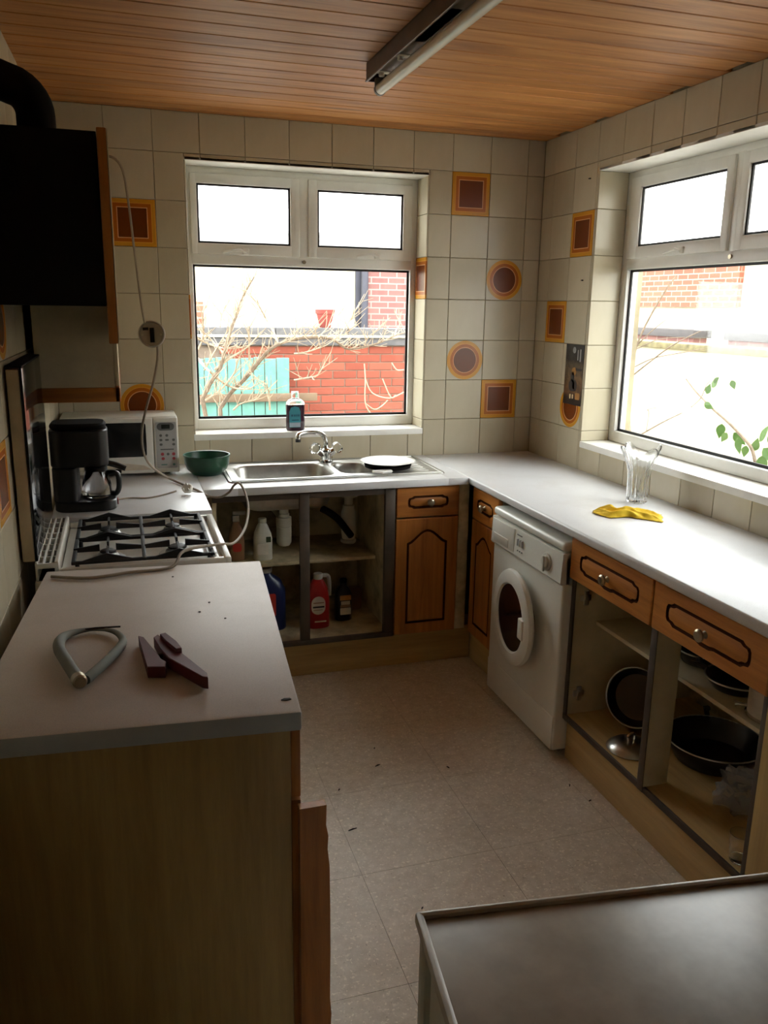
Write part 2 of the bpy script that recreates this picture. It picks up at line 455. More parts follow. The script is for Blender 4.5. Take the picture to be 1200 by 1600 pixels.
# --- reveals of the two windows (tiles on the jambs, paint above)
RD = 0.152
zr = [BW[2]] + [z for z in zl if BW[2] + .02 < z < BW[3] - .02] + [BW[3]]
for (a, c) in zip(zr[:-1], zr[1:]):
    piece('tile', tile_mesh(RD - .002, c - a - GAP * 2, 'tile_square' if a < 1.8 < c else 'tile_cream'), wall_back, (BW[1], RD / 2, (a + c) / 2), -math.pi / 2)
    piece('tile', tile_mesh(RD - .002, c - a - GAP * 2, 'tile_square' if a < 1.6 < c else 'tile_cream'), wall_back, (BW[0], RD / 2, (a + c) / 2), math.pi / 2)
zr = [RWN[2]] + [z for z in zl if RWN[2] + .02 < z < RWN[3] - .02] + [RWN[3]]
for (a, c) in zip(zr[:-1], zr[1:]):
    piece('tile', tile_mesh(RD - .002, c - a - GAP * 2, 'tile_cream'), wall_right, (RD / 2, RWN[1], (a + c) / 2), 0.0)
    piece('tile', tile_mesh(RD - .002, c - a - GAP * 2, 'tile_cream'), wall_right, (RD / 2, RWN[0], (a + c) / 2), math.pi)
m = MB(); m.box(BW[0], BW[1], 0, RD + .06, BW[3], BW[3] + .012); build('lintel_board', m, 'white_paint', wall_back)
m = MB(); m.box(0, RD + .06, RWN[0], RWN[1], RWN[3], RWN[3] + .012); build('lintel_board', m, 'white_paint', wall_right)

# --- floor of square vinyl tiles, ceiling of pine boards
w = MB(); w.box(WX - .5, .27, YR - .2, .27, -.12, -.004)
floor = struct('floor', w, 'joint_dirt', 'beige flecked vinyl tile floor')
FT = .43; mt = MB(); mt.box(-FT / 2 + .0004, FT / 2 - .0004, -FT / 2 + .0004, FT / 2 - .0004, -.004, 0, .0003, 1)
ft = bpy.data.meshes.new('floor_tile'); mt.bm.to_mesh(ft); mt.bm.free(); ft.materials.append(MATS['vinyl'])
for i in range(-3, 5):
    for j in range(-13, 6):
        x, y = -1.475 + FT / 2 + FT * i, -1.94 + FT / 2 + FT * j
        if WX - .35 < x < .1 and YR - .1 < y < .1: piece('floor_tile', ft, floor, (x, y, 0))
w = MB(); w.box(WX - .4, .27, YR - .2, .27, H + .012, H + .1)
ceiling = struct('ceiling', w, 'plank_gap', 'varnished pine board ceiling')
PW = .11; mt = MB(); mt.box(-1.28, 1.28, -PW / 2 + .0012, PW / 2 - .0012, 0, .013, .004, 1)
pk = bpy.data.meshes.new('plank'); mt.bm.to_mesh(pk); mt.bm.free(); pk.materials.append(MATS['pine_plank'])
k = 0
while -.02 - PW * k > YR - .1:
    piece('plank', pk, ceiling, (-1.26 + .04 * math.sin(k * 2.3), -.075 - PW * k + .11, H)); k += 1

# --- windows
def window(name, label, M_, W_, Z0, Z1, mull, lights, sash_handles, extra=[], fw=.036):
    """M_: local x along the wall, y outwards, z up; opening 0..W_, Z0..Z1 (local z = world z)"""
    root = link(name, None, None, Vector((0, 0, 0))); tag(root, label, None, None, 'structure')
    def b(mb, *a, **k): mb.box(*a, mat=M_, **k)
    F0, F1 = RD, RD + .062; TR = (1.836, 1.884)
    m = MB()
    b(m, 0, fw, F0, F1, Z0, Z1, bev=.006); b(m, W_ - fw, W_, F0, F1, Z0, Z1, bev=.006)
    b(m, fw * .8, W_ - fw * .8, F0, F1, Z1 - .034, Z1, bev=.006); b(m, fw * .8, W_ - fw * .8, F0 - .002, F1, Z0, Z0 + .052, bev=.008)
    b(m, fw * .8, W_ - fw * .8, F0 - .002, F1, TR[0], TR[1], bev=.007)
    b(m, mull - .026, mull + .026, F0 - .001, F1, TR[1] - .01, Z1 - .02, bev=.006)
    for e_ in extra: b(m, e_ - .03, e_ + .03, F0 - .001, F1, Z0 + .04, Z1 - .02, bev=.006)
    build('frame', m, 'upvc', root)
    m = MB(); b(m, fw - .004, W_ - fw + .004, F0 + .03, F0 + .036, Z0 + .048, TR[0] + .004); build('pane', m, 'pane_clear', root)
    def gask(x0, x1, z0, z1, par, y=F0 + .019, t=.0135):
        m = MB()
        b(m, x0, x0 + t, y, y + .007, z0, z1); b(m, x1 - t, x1, y, y + .007, z0, z1); b(m, x0, x1, y, y + .007, z0, z0 + t); b(m, x0, x1, y, y + .007, z1 - t, z1)
        build('gasket', m, 'gasket', par)
    # glazing bead and rubber seal of the large pane
    gask(fw - .003, W_ - fw + .003, Z0 + .05, TR[0] + .003, root)
    sw = .046
    for (x0, x1) in lights:
        edges = [fw] + sorted([mull] + extra) + [W_ - fw]; mid_ = (x0 + x1) / 2
        ea = max(e for e in edges if e < mid_); eb = min(e for e in edges if e > mid_)
        sx0 = ea - .003 if ea == fw else ea + .021; sx1 = eb + .003 if eb == W_ - fw else eb - .021; sz0, sz1 = TR[1] - .002, Z1 - .03
        g0, g1 = sz0 + .051, sz1 - .045
        m = MB(); y0, y1 = F0 - .012, F0 + .035
        b(m, sx0, x0, y0, y1, sz0, sz1, bev=.006); b(m, x1, sx1, y0, y1, sz0, sz1, bev=.006)
        b(m, x0 - .01, x1 + .01, y0, y1, g1, sz1, bev=.006); b(m, x0 - .01, x1 + .01, y0, y1, sz0, g0, bev=.006)
        s = build('sash', m, 'upvc', root)
        m = MB(); b(m, x0 - .004, x1 + .004, y0 + .02, y0 + .026, g0 - .004, g1 + .004); build('pane', m, 'pane_frosted', s)
        gask(x0 - .004, x1 + .004, g0 - .004, g1 + .004, s, y0 + .009, .0125)
    for hx in sash_handles:
        m = MB(); m.tube([M_ @ Vector((hx - .06, F0 - .02, TR[1] + .008)), M_ @ Vector((hx + .02, F0 - .024, TR[1] + .022)), M_ @ Vector((hx + .055, F0 - .022, TR[1] + .012))], .006, 8)
        b(m, hx + .035, hx + .065, F0 - .022, F0 - .008, TR[1] + .002, TR[1] + .03, bev=.004)
        build('stay_handle', m, 'upvc', root)
    m = MB(); c = M_ @ Vector((mull, F0 - .002, TR[0] + .024)); n = (M_.to_3x3() @ Vector((0, -1, 0)))
    m.cyl(c, c + n * .006, .009, 14); build('screw_cap', m, 'pewter', root)
    m = MB(); b(m, 0, W_, -.001, F0 + .06, Z0 - .03, Z0, bev=.003); build('sill', m, 'white_paint', root)
    return root
window('window_1', 'white framed window over the sink with two frosted top lights', frame_m((BW[0], 0, 0), (1, 0, 0), (0, 1, 0)), BW[1] - BW[0], BW[2], BW[3],
       -1.197 - BW[0], [(-1.702 - BW[0], -1.264 - BW[0]), (-1.129 - BW[0], -.693 - BW[0])], (.235, .89))
Mr = Matrix(((0, 1, 0, 0), (-1, 0, 0, RWN[1]), (0, 0, 1, 0), (0, 0, 0, 1)))
window('window_2', 'white framed window over the long worktop beside the vase', Mr, RWN[1] - RWN[0], RWN[2], RWN[3],
       .739, [(.125, .676), (.802, 1.353)], (.40, 1.08), [], .05)
# ================================================================== WORKTOPS AND BASE UNITS
WT = .91; WB = .876
XL = -1.785                                               # front of the left return / cooker line
SK_HOLE = (-1.64, -.70, -.475, -.075)                     # cut-out for the sink
m = MB()
x0, x1, y0, y1 = SK_HOLE
m.box(XL, x0, -.6, -.001, WB, WT, .004); m.box(x1, -.6005, -.6, -.001, WB, WT, .004)
m.box(x0 - .004, x1 + .004, -.6, y0, WB, WT, .004); m.box(x0 - .004, x1 + .004, y1, -.001, WB, WT, .004)
tag(build('worktop', m, 'worktop'), 'pale laminate worktop along the back wall holding the steel sink', 'worktop')
m = MB(); m.box(-.5995, -.001, -3.05, -.001, WB, WT, .009, 3)
tag(build('worktop', m, 'worktop'), 'long pale laminate worktop under the side window with yellow cloth on it', 'worktop')
m = MB(); m.box(WX + .012, XL - .0005, -.955, -.001, WB + .004, WT, .004)
tag(build('worktop', m, 'worktop'), 'white corner worktop carrying the microwave and coffee maker', 'worktop')

# routed front: slab with a V groove around a raised field
def resample(pts, step):
    o = []
    for a, b in zip(pts, pts[1:] + pts[:1]):
        d = math.hypot(b[0] - a[0], b[1] - a[1]); n = max(1, int(d / step))
        for k in range(n): o.append((a[0] + (b[0] - a[0]) * k / n, a[1] + (b[1] - a[1]) * k / n))
    return o
def bracket(a, b, c=0.0):
    """outline of the drawer moulding, half sizes a, b"""
    q = [(a - .95 * b, b), (a - .62 * b, .78 * b), (a - .2 * b, .70 * b), (a - .04 * b, .45 * b), (a, .0)]
    top = q; bot = [(x, -y) for x, y in reversed(q[:-1])]
    right = top + bot
    left = [(-x, -y) for x, y in right]
    out = right + [(.22 * a, -b), (.10 * a, -b - c), (-.10 * a, -b - c), (-.22 * a, -b)] + left
    return list(reversed(out))
def arch(a, b, rise):
    o = [(-a, -b), (a, -b), (a, b - rise)]
    for k in range(1, 12):
        t = k / 12; x = a - 2 * a * t
        o.append((x, b - rise + rise * math.sin(math.pi * t) ** 1.6))
    o.append((-a, b - rise)); return o
def routed(name, Mx, w, h, t, outline, mats, parent, gw=.011, gd=.005):
    """Mx: local x right, y up, z out of the front; centred"""
    ol = resample(outline, .012)
    A = max(abs(p[0]) for p in ol); Bq = max(abs(p[1]) for p in ol)
    sc = lambda k: [(x * (1 - k / A), y * (1 - k / Bq)) for x, y in ol]
    rect = []
    for x, y in ol:
        k = 1 / max(abs(x) / (w / 2), abs(y) / (h / 2)); rect.append([x * k, y * k])
    for cx, cy in ((1, 1), (1, -1), (-1, 1), (-1, -1)):
        c = (cx * w / 2, cy * h / 2)
        i = min(range(len(rect)), key=lambda i: (rect[i][0] - c[0]) ** 2 + (rect[i][1] - c[1]) ** 2)
        rect[i] = list(c)
    e = .003
    rin = [(x - math.copysign(e, x) if abs(x) > w / 2 - 1e-6 else x, y - math.copysign(e, y) if abs(y) > h / 2 - 1e-6 else y) for x, y in rect]
    mb = MB()
    def ring(l, z): return [Mx @ Vector((x, y, z)) for x, y in l]
    mb.loops([ring(rect, -t), ring(rect, -e), ring(rin, 0), ring(ol, 0)], True, True, False)
    mb.mi = 1; mb.loops([ring(ol, 0), ring(sc(gw * .5), -gd), ring(sc(gw), -.001)], True, False, False)
    mb.mi = 0; mb.loops([ring(sc(gw), -.001), ring(sc(gw + .012), .0015)], True, False, True)
    bmesh.ops.remove_doubles(mb.bm, verts=mb.bm.verts, dist=1e-6)
    return build(name, mb, mats, parent, smooth=25)
def knob(Mx, x, y, parent, r=.016):
    mb = MB(); rot = Mx.to_3x3()
    mb.lathe([(.004, 0), (.012, .001), (.009, .005), (.006, .010), (.009, .015), (r, .019), (r * 1.02, .025), (r * .7, .030), (.001, .031)], Mx @ Vector((x, y, 0)), 20, rot.to_4x4())
    return build('knob', mb, 'pewter', parent)

# --- sink base unit, doors missing
t = thing('sink_base_unit', 'open sink cupboard without doors showing bottles and waste pipes', 'cupboard', (-1.36, -.3, .17))
m = MB(); m.box(-1.748, -1.73, -.56, -.02, .17, .872); build('side_panel', m, 'carcass_dirty', t)
m = MB(); m.box(-.962, -.944, -.56, -.02, .17, .872); build('side_panel', m, 'carcass_dirty', t)
m = MB(); m.box(-1.73, -.962, -.56, -.02, .17, .188); build('bottom_panel', m, 'carcass_dirty', t)
m = MB(); m.box(-1.73, -.99, -.44, -.02, .505, .522, .003); build('shelf', m, 'carcass_dirty', t)
m = MB(); m.box(-1.73, -.962, -.018, -.012, .17, .872); build('back_panel', m, 'carcass_dirty', t)
m = MB(); m.box(-1.378, -1.335, -.581, -.558, .17, .872, .002); tag(build('post', m, 'post_dark', t), 'dark middle post')
m = MB(); m.box(-.99, -.943, -.581, -.558, .17, .872, .002); tag(build('post', m, 'post_dark', t), 'dark end post')
m = MB(); m.box(-1.748, -.943, -.575, -.5605, .845, .874, .002); build('top_rail', m, 'post_dark', t)
m = MB(); m.box(-1.748, -.943, -.583, -.5605, .168, .19, .002); build('bottom_rail', m, 'post_dark', t)

# --- narrow unit with a drawer and an arched door beside the sink cupboard
t = thing('base_unit', 'narrow orange oak base unit with arched door beside the sink cupboard', 'cupboard', (-.79, -.3, .17))
m = MB(); m.box(-.938, -.632, -.56, -.02, .17, .872); build('body', m, 'carcass', t)
Mb = frame_m((-.787, -.582, .8), (1, 0, 0), (0, 0, 1))
d = routed('drawer_front', frame_m((-.787, -.582, .802), (1, 0, 0), (0, 0, 1)), .30, .138, .02, bracket(.098, .030), ['oak_orange_x', 'groove_stain'], t)
knob(frame_m((-.787, -.582, .802), (1, 0, 0), (0, 0, 1)), .006, 0, d)
routed('door', frame_m((-.787, -.582, .448), (1, 0, 0), (0, 0, 1)), .30, .555, .02, arch(.098, .225, .06), ['oak_orange', 'groove_stain'], t)
m = MB(); m.box(-.634, -.584, -.576, -.02, .17, .872, .002); build('corner_post', m, 'carcass_dirty', t)

# --- narrow unit round the corner, next to the washing machine
t = thing('base_unit', 'narrow oak base unit squeezed between corner and washing machine', 'cupboard', (-.3, -.75, .17))
m = MB(); m.box(-.56, -.02, -.872, -.64, .17, .872); build('body', m, 'carcass', t)
Mc = frame_m((-.582, -.748, .797), (0, -1, 0), (0, 0, 1))
d = routed('drawer_front', Mc, .27, .145, .02, bracket(.085, .03), ['oak_orange_h', 'groove_stain'], t); knob(Mc, 0, 0, d)
routed('door', frame_m((-.582, -.748, .444), (0, -1, 0), (0, 0, 1)), .27, .55, .02, arch(.085, .22, .05), ['oak_orange', 'groove_stain'], t)

# --- open double unit with two drawers on the right
t = thing('base_unit', 'open double base unit with two oak drawers and pans inside', 'cupboard', (-.3, -1.98, .17))
m = MB(); m.box(-.562, -.02, -1.518, -1.502, .17, .872); sp_ = build('side_panel', m, 'carcass', t)
for hz in (.645, .27):
    m = MB(); m.box(-.545, -.50, -1.5225, -1.5182, hz - .012, hz + .012, .002); m.box(-.53, -.512, -1.527, -1.5182, hz - .028, hz + .028, .002)
    m.cyl((-.522, -1.522, hz), (-.522, -1.531, hz), .008, 12); build('hinge_plate', m, 'steel', sp_)
m = MB(); m.box(-.562, -.02, -2.476, -2.46, .17, .872); build('side_panel', m, 'carcass', t)
m = MB(); m.box(-.562, -.02, -2.46, -1.518, .17, .187); build('bottom_panel', m, 'laminate_tan_h', t)
m = MB(); m.box(-.47, -.02, -2.46, -1.518, .535, .55, .002); build('shelf', m, 'carcass', t)
m = MB(); m.box(-.026, -.02, -2.46, -1.518, .187, .872); build('back_panel', m, 'carcass_dirty', t)
m = MB(); m.box(-.575, -.485, -2.02, -1.995, .187, .872, .002); build('post', m, 'carcass', t)
m = MB(); m.box(-.579, -.5755, -2.022, -1.993, .172, .872, .001); tag(build('edge_strip', m, 'post_dark', t), 'dark edging on the middle post')
m = MB(); m.box(-.570, -.5625, -1.52, -1.50, .17, .872, .001); build('edge_strip', m, 'post_dark', t)
m = MB(); m.box(-.570, -.5625, -2.478, -2.458, .17, .72, .001); build('edge_strip', m, 'post_dark', t)
m = MB(); m.box(-.572, -.5625, -2.476, -1.502, .166, .188, .002); build('bottom_edge', m, 'post_dark', t)
for yc in (-1.741, -2.234):
    Md = frame_m((-.583, yc, .795), (0, -1, 0), (0, 0, 1))
    d = routed('drawer_front', Md, .485, .15, .021, bracket(.178, .037, .006), ['oak_orange_h', 'groove_stain'], t, .012, .006); knob(Md, 0.0, -.004, d, .018)
    m = MB(); m.box(-.561, -.10, yc - .22, yc + .22, .735, .86); build('drawer_box', m, 'carcass', t)
# --- closed unit further along
t = thing('base_unit', 'closed tan laminate base unit at the near end of the long worktop', 'cupboard', (-.3, -2.76, .17))
m = MB(); m.box(-.56, -.02, -3.03, -2.482, .17, .872); build('body', m, 'carcass', t)
m = MB(); m.box(-.583, -.561, -3.028, -2.486, .175, .715, .003); build('door', m, 'laminate_tan', t)
m = MB(); m.box(-.583, -.561, -3.028, -2.486, .722, .868, .003); build('drawer_front', m, 'oak_orange_h', t)
# --- plinths
m = MB(); m.box(-1.748, -.536, -.535, -.52, 0.0005, .167, .002); struct('trim_1', m, 'laminate_tan_x', 'tan plinth board under the sink units')
m = MB(); m.box(-.535, -.52, -.885, -.536, 0.0005, .167, .002); struct('trim_2', m, 'laminate_tan_h', 'short tan plinth board beside the washing machine')
m = MB(); m.box(-.55, -.535, -3.02, -1.502, 0.0005, .165, .002); struct('trim_3', m, 'laminate_tan_h', 'tan plinth board under the open double unit')

# --- left unit standing free beside the cooker, turned a little
LA = -.078; LO = Vector((-1.789, -2.601, 0))
t = thing('base_unit', 'tan laminate base unit with worktop beside the cooker, end panel showing', 'cupboard', LO, LA)
def lb(name, mats, *a, bev=.002, parent=None):
    m = MB(); m.box(*a, bev); return build(name, m, mats, parent or t, local=True)
lb('end_panel', 'laminate_tan', -.600, -.0195, .022, .040, 0.001, .868)
lb('end_panel', 'laminate_tan', -.600, -.024, .93, .948, 0.001, .868)
lb('back_panel', 'carcass', -.600, -.592, .0405, .9295, .10, .868)
lb('bottom_panel', 'carcass', -.59, -.03, .0405, .9295, .15, .168)
lb('plinth', 'laminate_tan_h', -.08, -.065, .0405, .9295, 0.001, .149)
lb('drawer_front', 'oak_orange', -.019, -.0005, .024, .485, .715, .866)
lb('door', 'oak_orange', -.019, -.0005, .024, .485, .17, .708)
lb('drawer_front', 'oak_orange', -.019, -.0005, .489, .948, .715, .866)
lb('door', 'oak_orange', -.019, -.0005, .489, .948, .17, .71)
wt = MB(); wt.box(-.603, 0, 0, .975, .87, .91, .005, 2)
for f in wt.bm.faces:
    if abs(f.normal.z) < .5: f.material_index = 1
tag(build('worktop', wt, ['worktop_old', 'worktop_edge'], None, LO, LA, local=True), 'scuffed old worktop carrying the red clamp and grey loop', 'worktop')
# chipped board leaning on its front
m = MB(); random.seed(3)
prof = [(-.004, 0)]; out = [(0.0, 0.0), (.058, 0.0), (.060, .12), (.064, .20), (.061, .24), (.062, .36), (.0615, .46), (.060, .56), (.056, .60), (.0575, .63), (.053, .655), (.054, .70), (0.0, .70)]
m.prism(out, frame_m((-1.7945, -2.5785, 0.001), (1, 0, 0), (0, 0, 1)), .02)
tag(build('wooden_board', m, 'oak_orange', loc=Vector((-1.757, -2.585, 0))), 'orange oak board with a chipped edge standing against the tan base unit', 'board')
# ================================================================== APPLIANCES
plain('lcd', rgb(40, 44, 40), 0.2); plain('print_grey', rgb(96, 98, 96), 0.5); plain('print_red', rgb(170, 70, 74), 0.5)
plain('panel_grey', rgb(176, 178, 176), 0.4, var=.04); plain('print_teal', rgb(90, 130, 124), 0.5)
plain('rubber', rgb(60, 60, 60), 0.6)
# --- washing machine (front faces -x)
t = thing('washing_machine', 'white front loading washing machine with its round door ajar', 'washing machine', (-.33, -1.193, 0))
wy0, wy1, wf = -1.492, -.894, -.605
m = MB(); m.box(wf + .004, -.05, wy0, wy1, .025, .80, .010, 3); build('body', m, 'appliance_white', t)
for (a, c) in ((wf + .06, wy0 + .06), (wf + .06, wy1 - .06), (-.10, wy0 + .06), (-.10, wy1 - .06)):
    m = MB(); m.cyl((a, c, 0.001), (a, c, .026), .02, 12); build('foot', m, 'rubber', t)
m = MB(); m.box(wf - .004, -.05, wy0 - .001, wy1 + .001, .812, .847, .014, 4); build('lid', m, 'appliance_white', t)
m = MB()                                                   # control fascia, leaning back a little
pr = [(wf - .005, .690), (wf - .009, .697), (wf - .004, .806), (wf + .03, .808), (wf + .03, .69)]
m.prism(pr, frame_m((0, wy1, 0), (1, 0, 0), (0, 0, 1)), wy1 - wy0); fas = build('control_panel', m, 'appliance_white', t, smooth=20)
fx = wf - .0078
m = MB(); m.box(fx - .002, fx + .01, wy1 - .215, wy1 - .012, .703, .800, .002); dd = build('detergent_drawer', m, 'appliance_white', t)
m = MB(); m.box(fx - .0045, fx, wy1 - .165, wy1 - .03, .706, .742, .004); build('drawer_grip', m, 'appliance_grey', dd)
for k in range(3):
    yy = wy1 - .245 - k * .018
    m = MB(); m.box(fx - .007, fx + .004, yy - .011, yy, .742 - .0, .770, .003); build('button', m, 'panel_grey', fas)
    m = MB(); m.cyl((fx - .0035, yy - .006, .722), (fx + .002, yy - .006, .722), .003, 8); build('indicator', m, 'print_grey', fas)
m = MB(); m.box(fx - .0005, fx + .004, wy1 - .277, wy1 - .238, .783, .787); build('logo_mark', m, 'print_grey', fas)
Mx = frame_m((fx, wy0 + .11, .747), (0, -1, 0), (0, 0, 1))
m = MB(); m.lathe([(.034, -.006), (.034, .003), (.030, .005), (.001, .005)], Mx.translation, 32, Mx.to_3x3().to_4x4()); m.lathe([(.024, .004), (.023, .010), (.020, .013), (.001, .013)], Mx.translation, 28, Mx.to_3x3().to_4x4())
m.box(-.006, .006, -.036, .024, .010, .018, .003, mat=Mx); build('program_dial', m, 'appliance_grey', fas)
# seam line of the kick panel
m = MB(); m.box(wf + .001, wf + .012, wy0 + .006, wy1 - .006, .028, .163, .002); build('kick_panel', m, 'appliance_white', t)
# round door, hinged on the far side, standing a little open
dc = Vector((wf - .004, -1.183, .455)); R0 = .19
m = MB(); Mw = frame_m((wf + .006, dc.y, dc.z), (0, -1, 0), (0, 0, 1))
m.lathe([(.165, -.10), (.165, .0), (.180, .001), (.186, -.004)], Mw.translation, 48, Mw.to_3x3().to_4x4(), cap1=False); build('drum_seal', m, 'rubber', t)
hinge = Vector((wf - .006, dc.y + R0, dc.z)); oa = math.radians(4.5)
u = Vector((-math.sin(oa), -math.cos(oa), 0)); Md = frame_m(hinge + u * R0, u, (0, 0, 1)); r3 = Md.to_3x3().to_4x4()
m = MB(); m.lathe([(.190, 0), (.196, .010), (.192, .022), (.176, .030), (.142, .029), (.136, .022), (.134, .0)], Md.translation, 56, r3, cap0=False, cap1=False)
m.lathe([(.190, 0), (.134, 0)], Md.translation, 56, r3, cap0=False, cap1=False); dr = build('door', m, 'appliance_white', t)
m = MB(); m.lathe([(.110, -.045), (.134, .010), (.1355, .0215), (.120, .0195), (.06, .015), (.001, .014)], Md.translation, 48, r3); build('door_glass', m, 'black_glass', dr)
m = MB(); m.box(.105, .152, -.042, .042, .014, .036, .006, mat=Md); build('door_catch', m, 'appliance_white', dr)

# --- gas cooker (front faces +x)
t = thing('gas_cooker', 'white gas cooker with black pan supports and raised dark glass lid', 'cooker', (-2.06, -1.285, 0))
cx0, cx1, cy0, cy1 = -2.352, -1.80, -1.545, -.985
m = MB(); m.box(cx0, cx1, cy0, cy1, .03, .868, .006); build('body', m, 'enamel_dirty', t)
m = MB(); m.box(cx0 + .02, cx1 - .02, cy0 + .02, cy1 - .02, .001, .03); build('base', m, 'black_soft', t)
m = MB(); m.box(cx0 + .07, cx1 + .012, cy0, cy1, .869, .884, .004)
m.box(cx1 - .012, cx1 + .012, cy0, cy1, .869, .904, .006); m.box(cx1 - .040, cx1 - .022, cy0 + .01, cy1 - .01, .88, .899, .005)
m.box(cx0 + .07, cx1, cy1 - .018, cy1, .869, .902, .005); m.box(cx0 + .07, cx1, cy0, cy0 + .018, .869, .902, .005); hob = build('hob_top', m, 'enamel', t)
for (bx, by, br) in ((-1.94, -1.40, .036), (-1.94, -1.13, .030), (-2.15, -1.40, .030), (-2.15, -1.13, .036)):
    m = MB(); m.lathe([(br + .022, .884), (br + .020, .888), (br + .004, .890), (br, .896), (br * .9, .902), (.001, .903)], (bx, by, 0), 28); bn = build('burner', m, 'steel_brushed', t)
    m = MB(); m.lathe([(br * .8, .9035), (br * .8, .908), (br * .6, .911), (.001, .911)], (bx, by, 0), 24); build('burner_cap', m, 'cast_iron', bn)
def fin(mb, a, b, z0, h0, h1, th=.006):
    a = Vector(a); b = Vector(b); d = (b - a).normalized(); n = Vector((-d.y, d.x, 0)) * th / 2
    rings = []
    for p, h in ((a, h0), (b, h1)):
        rings.append([Vector((p.x + n.x, p.y + n.y, z0)), Vector((p.x - n.x, p.y - n.y, z0)), Vector((p.x - n.x, p.y - n.y, z0 + h)), Vector((p.x + n.x, p.y + n.y, z0 + h))])
    mb.loops(rings)
for (ya, yb) in ((-1.265, -1.005), (-1.527, -1.269)):
    m = MB(); z = .905; xa, xb = -2.245, -1.842; yc = (ya + yb) / 2
    for y in (ya + .006, yb - .006): m.box(xa, xb, y - .005, y + .005, z, z + .010, .002)
    for x in (xa, (xa + xb) / 2, xb): m.box(x - .006, x + .006, ya, yb, z, z + .010, .002)
    for bx in (-1.94, -2.15):
        for sx, sy in ((1, 0), (-1, 0), (0, 1), (0, -1)):
            far = (bx + sx * .10, yc + sy * .125, 0); near = (bx + sx * .024, yc + sy * .024, 0)
            fin(m, far, near, z + .002, .012, .022)
        for y in (ya + .006, yb - .006): # the flared side webs
            fin(m, (bx, y, 0), (bx + .085, y, 0), z, .030, .006); fin(m, (bx, y, 0), (bx - .085, y, 0), z, .030, .006)
    for x in (xa + .01, xb - .01):
        for y in (ya + .01, yb - .01): m.cyl((x, y, .8845), (x, y, z + .004), .006, 8)
    build('pan_support', m, 'cast_iron', t)
# slotted vent at the rear
m = MB(); vx0, vx1 = cx0 + .004, cx0 + .068
m.box(vx1 - .012, vx1, cy0 + .005, cy1 - .005, .869, .925, .004); m.box(vx0, vx0 + .008, cy0 + .005, cy1 - .005, .869, .925, .003)
for k in range(9):
    y = cy0 + .008 + k * (cy1 - cy0 - .016) / 8
    m.box(vx0, vx1, y - .004, y + .004, .905, .921, .002)
for k in range(1, 3): m.box(vx0 + k * .019, vx0 + k * .019 + .006, cy0 + .005, cy1 - .005, .906, .922, .002)
build('rear_vent', m, 'enamel', t)
m = MB(); m.box(vx0 + .008, vx1 - .012, cy0 + .008, cy1 - .008, .869, .872); build('vent_tray', m, 'black_soft', t)
# raised lid
m = MB(); m.box(-2.378, -2.346, cy0, cy1 + .02, .93, 1.474, .003); ld = build('lid', m, 'cream_metal', t)
m = MB(); m.box(-2.3455, -2.337, cy0, cy1 + .02, .93, 1.478, .002); build('lid_glass', m, 'black_glass', ld)
m = MB(); m.box(-2.380, -2.336, cy0 - .002, cy1 + .022, 1.4785, 1.484, .001); build('lid_trim', m, 'black_soft', ld)
for y in (cy0 + .06, cy1 - .06):
    m = MB(); m.cyl((-2.352, y - .02, .928), (-2.352, y + .02, .928), .008, 12); build('hinge', m, 'steel', ld)
# front: knobs, oven door
for k in range(5):
    y = cy0 + .08 + k * .10; m = MB(); m.cyl((cx1 - .001, y, .81), (cx1 + .028, y, .81), .02, 18, .016, .003); build('control_knob', m, 'black_plastic', t)
m = MB(); m.box(cx1, cx1 + .018, cy0 + .015, cy1 - .015, .28, .75, .006); od = build('oven_door', m, 'enamel', t)
m = MB(); m.box(cx1 + .018, cx1 + .020, cy0 + .10, cy1 - .10, .38, .62); build('oven_glass', m, 'black_glass', od)
m = MB(); m.tube([(cx1 + .016, cy0 + .06, .70), (cx1 + .045, cy0 + .07, .70), (cx1 + .045, cy1 - .07, .70), (cx1 + .016, cy1 - .06, .70)], .007, 10); build('handle', m, 'chrome', od)

# --- extractor housing with oak front and flue
t = thing('cooker_hood', 'black cooker hood box with oak front panel and bent black flue', 'cooker hood', (-2.24, -1.3, 1.64))
m = MB(); m.box(-2.374, -2.107, -1.585, -1.006, 1.644, 2.082, .003); build('housing', m, 'black_soft', t)
m = MB(); m.box(-2.106, -2.082, -1.588, -1.004, 1.545, 2.092, .003); dp = build('front_panel', m, 'oak_orange', t)
m = MB(); m.box(-2.0815, -2.0785, -1.587, -1.005, 1.547, 2.090, .001); build('front_veneer', m, 'cabinet_side', dp)
m = MB()
fl = [Vector((-2.268, -1.30, 2.083)), Vector((-2.268, -1.30, 2.16))] + arc((-2.348, -1.30, 2.16), .08, 0, 62, 6) + [Vector((-2.352, -1.30, 2.245)), Vector((-2.372, -1.30, 2.252))]
m.tube(fl, .052, 24); build('flue', m, 'black_soft', t)
m = MB(); m.lathe([(.062, 2.083), (.062, 2.095), (.053, 2.097)], (-2.268, -1.30, 0), 28); build('flue_collar', m, 'black_soft', t)
# --- wall cabinet behind it
t = thing('wall_cabinet', 'beige sided wall cabinet with brown pelmet above the microwave', 'cabinet', (-2.23, -.5, 1.32))
m = MB(); m.box(-2.352, -2.104, -1.0, -.004, 1.372, 2.09, .0); build('body', m, 'cabinet_side', t)
m = MB(); m.box(-2.352, -2.088, -1.002, -.986, 1.322, 1.371, .003); m.box(-2.104, -2.086, -1.002, -.004, 1.322, 1.371, .003); build('pelmet', m, 'oak_orange_x', t)
for (a, c) in ((-.998, -.504), (-.50, -.006)):
    m = MB(); m.box(-2.1035, -2.088, a, c, 1.376, 2.088, .003); d = build('door', m, 'cabinet_side', t)

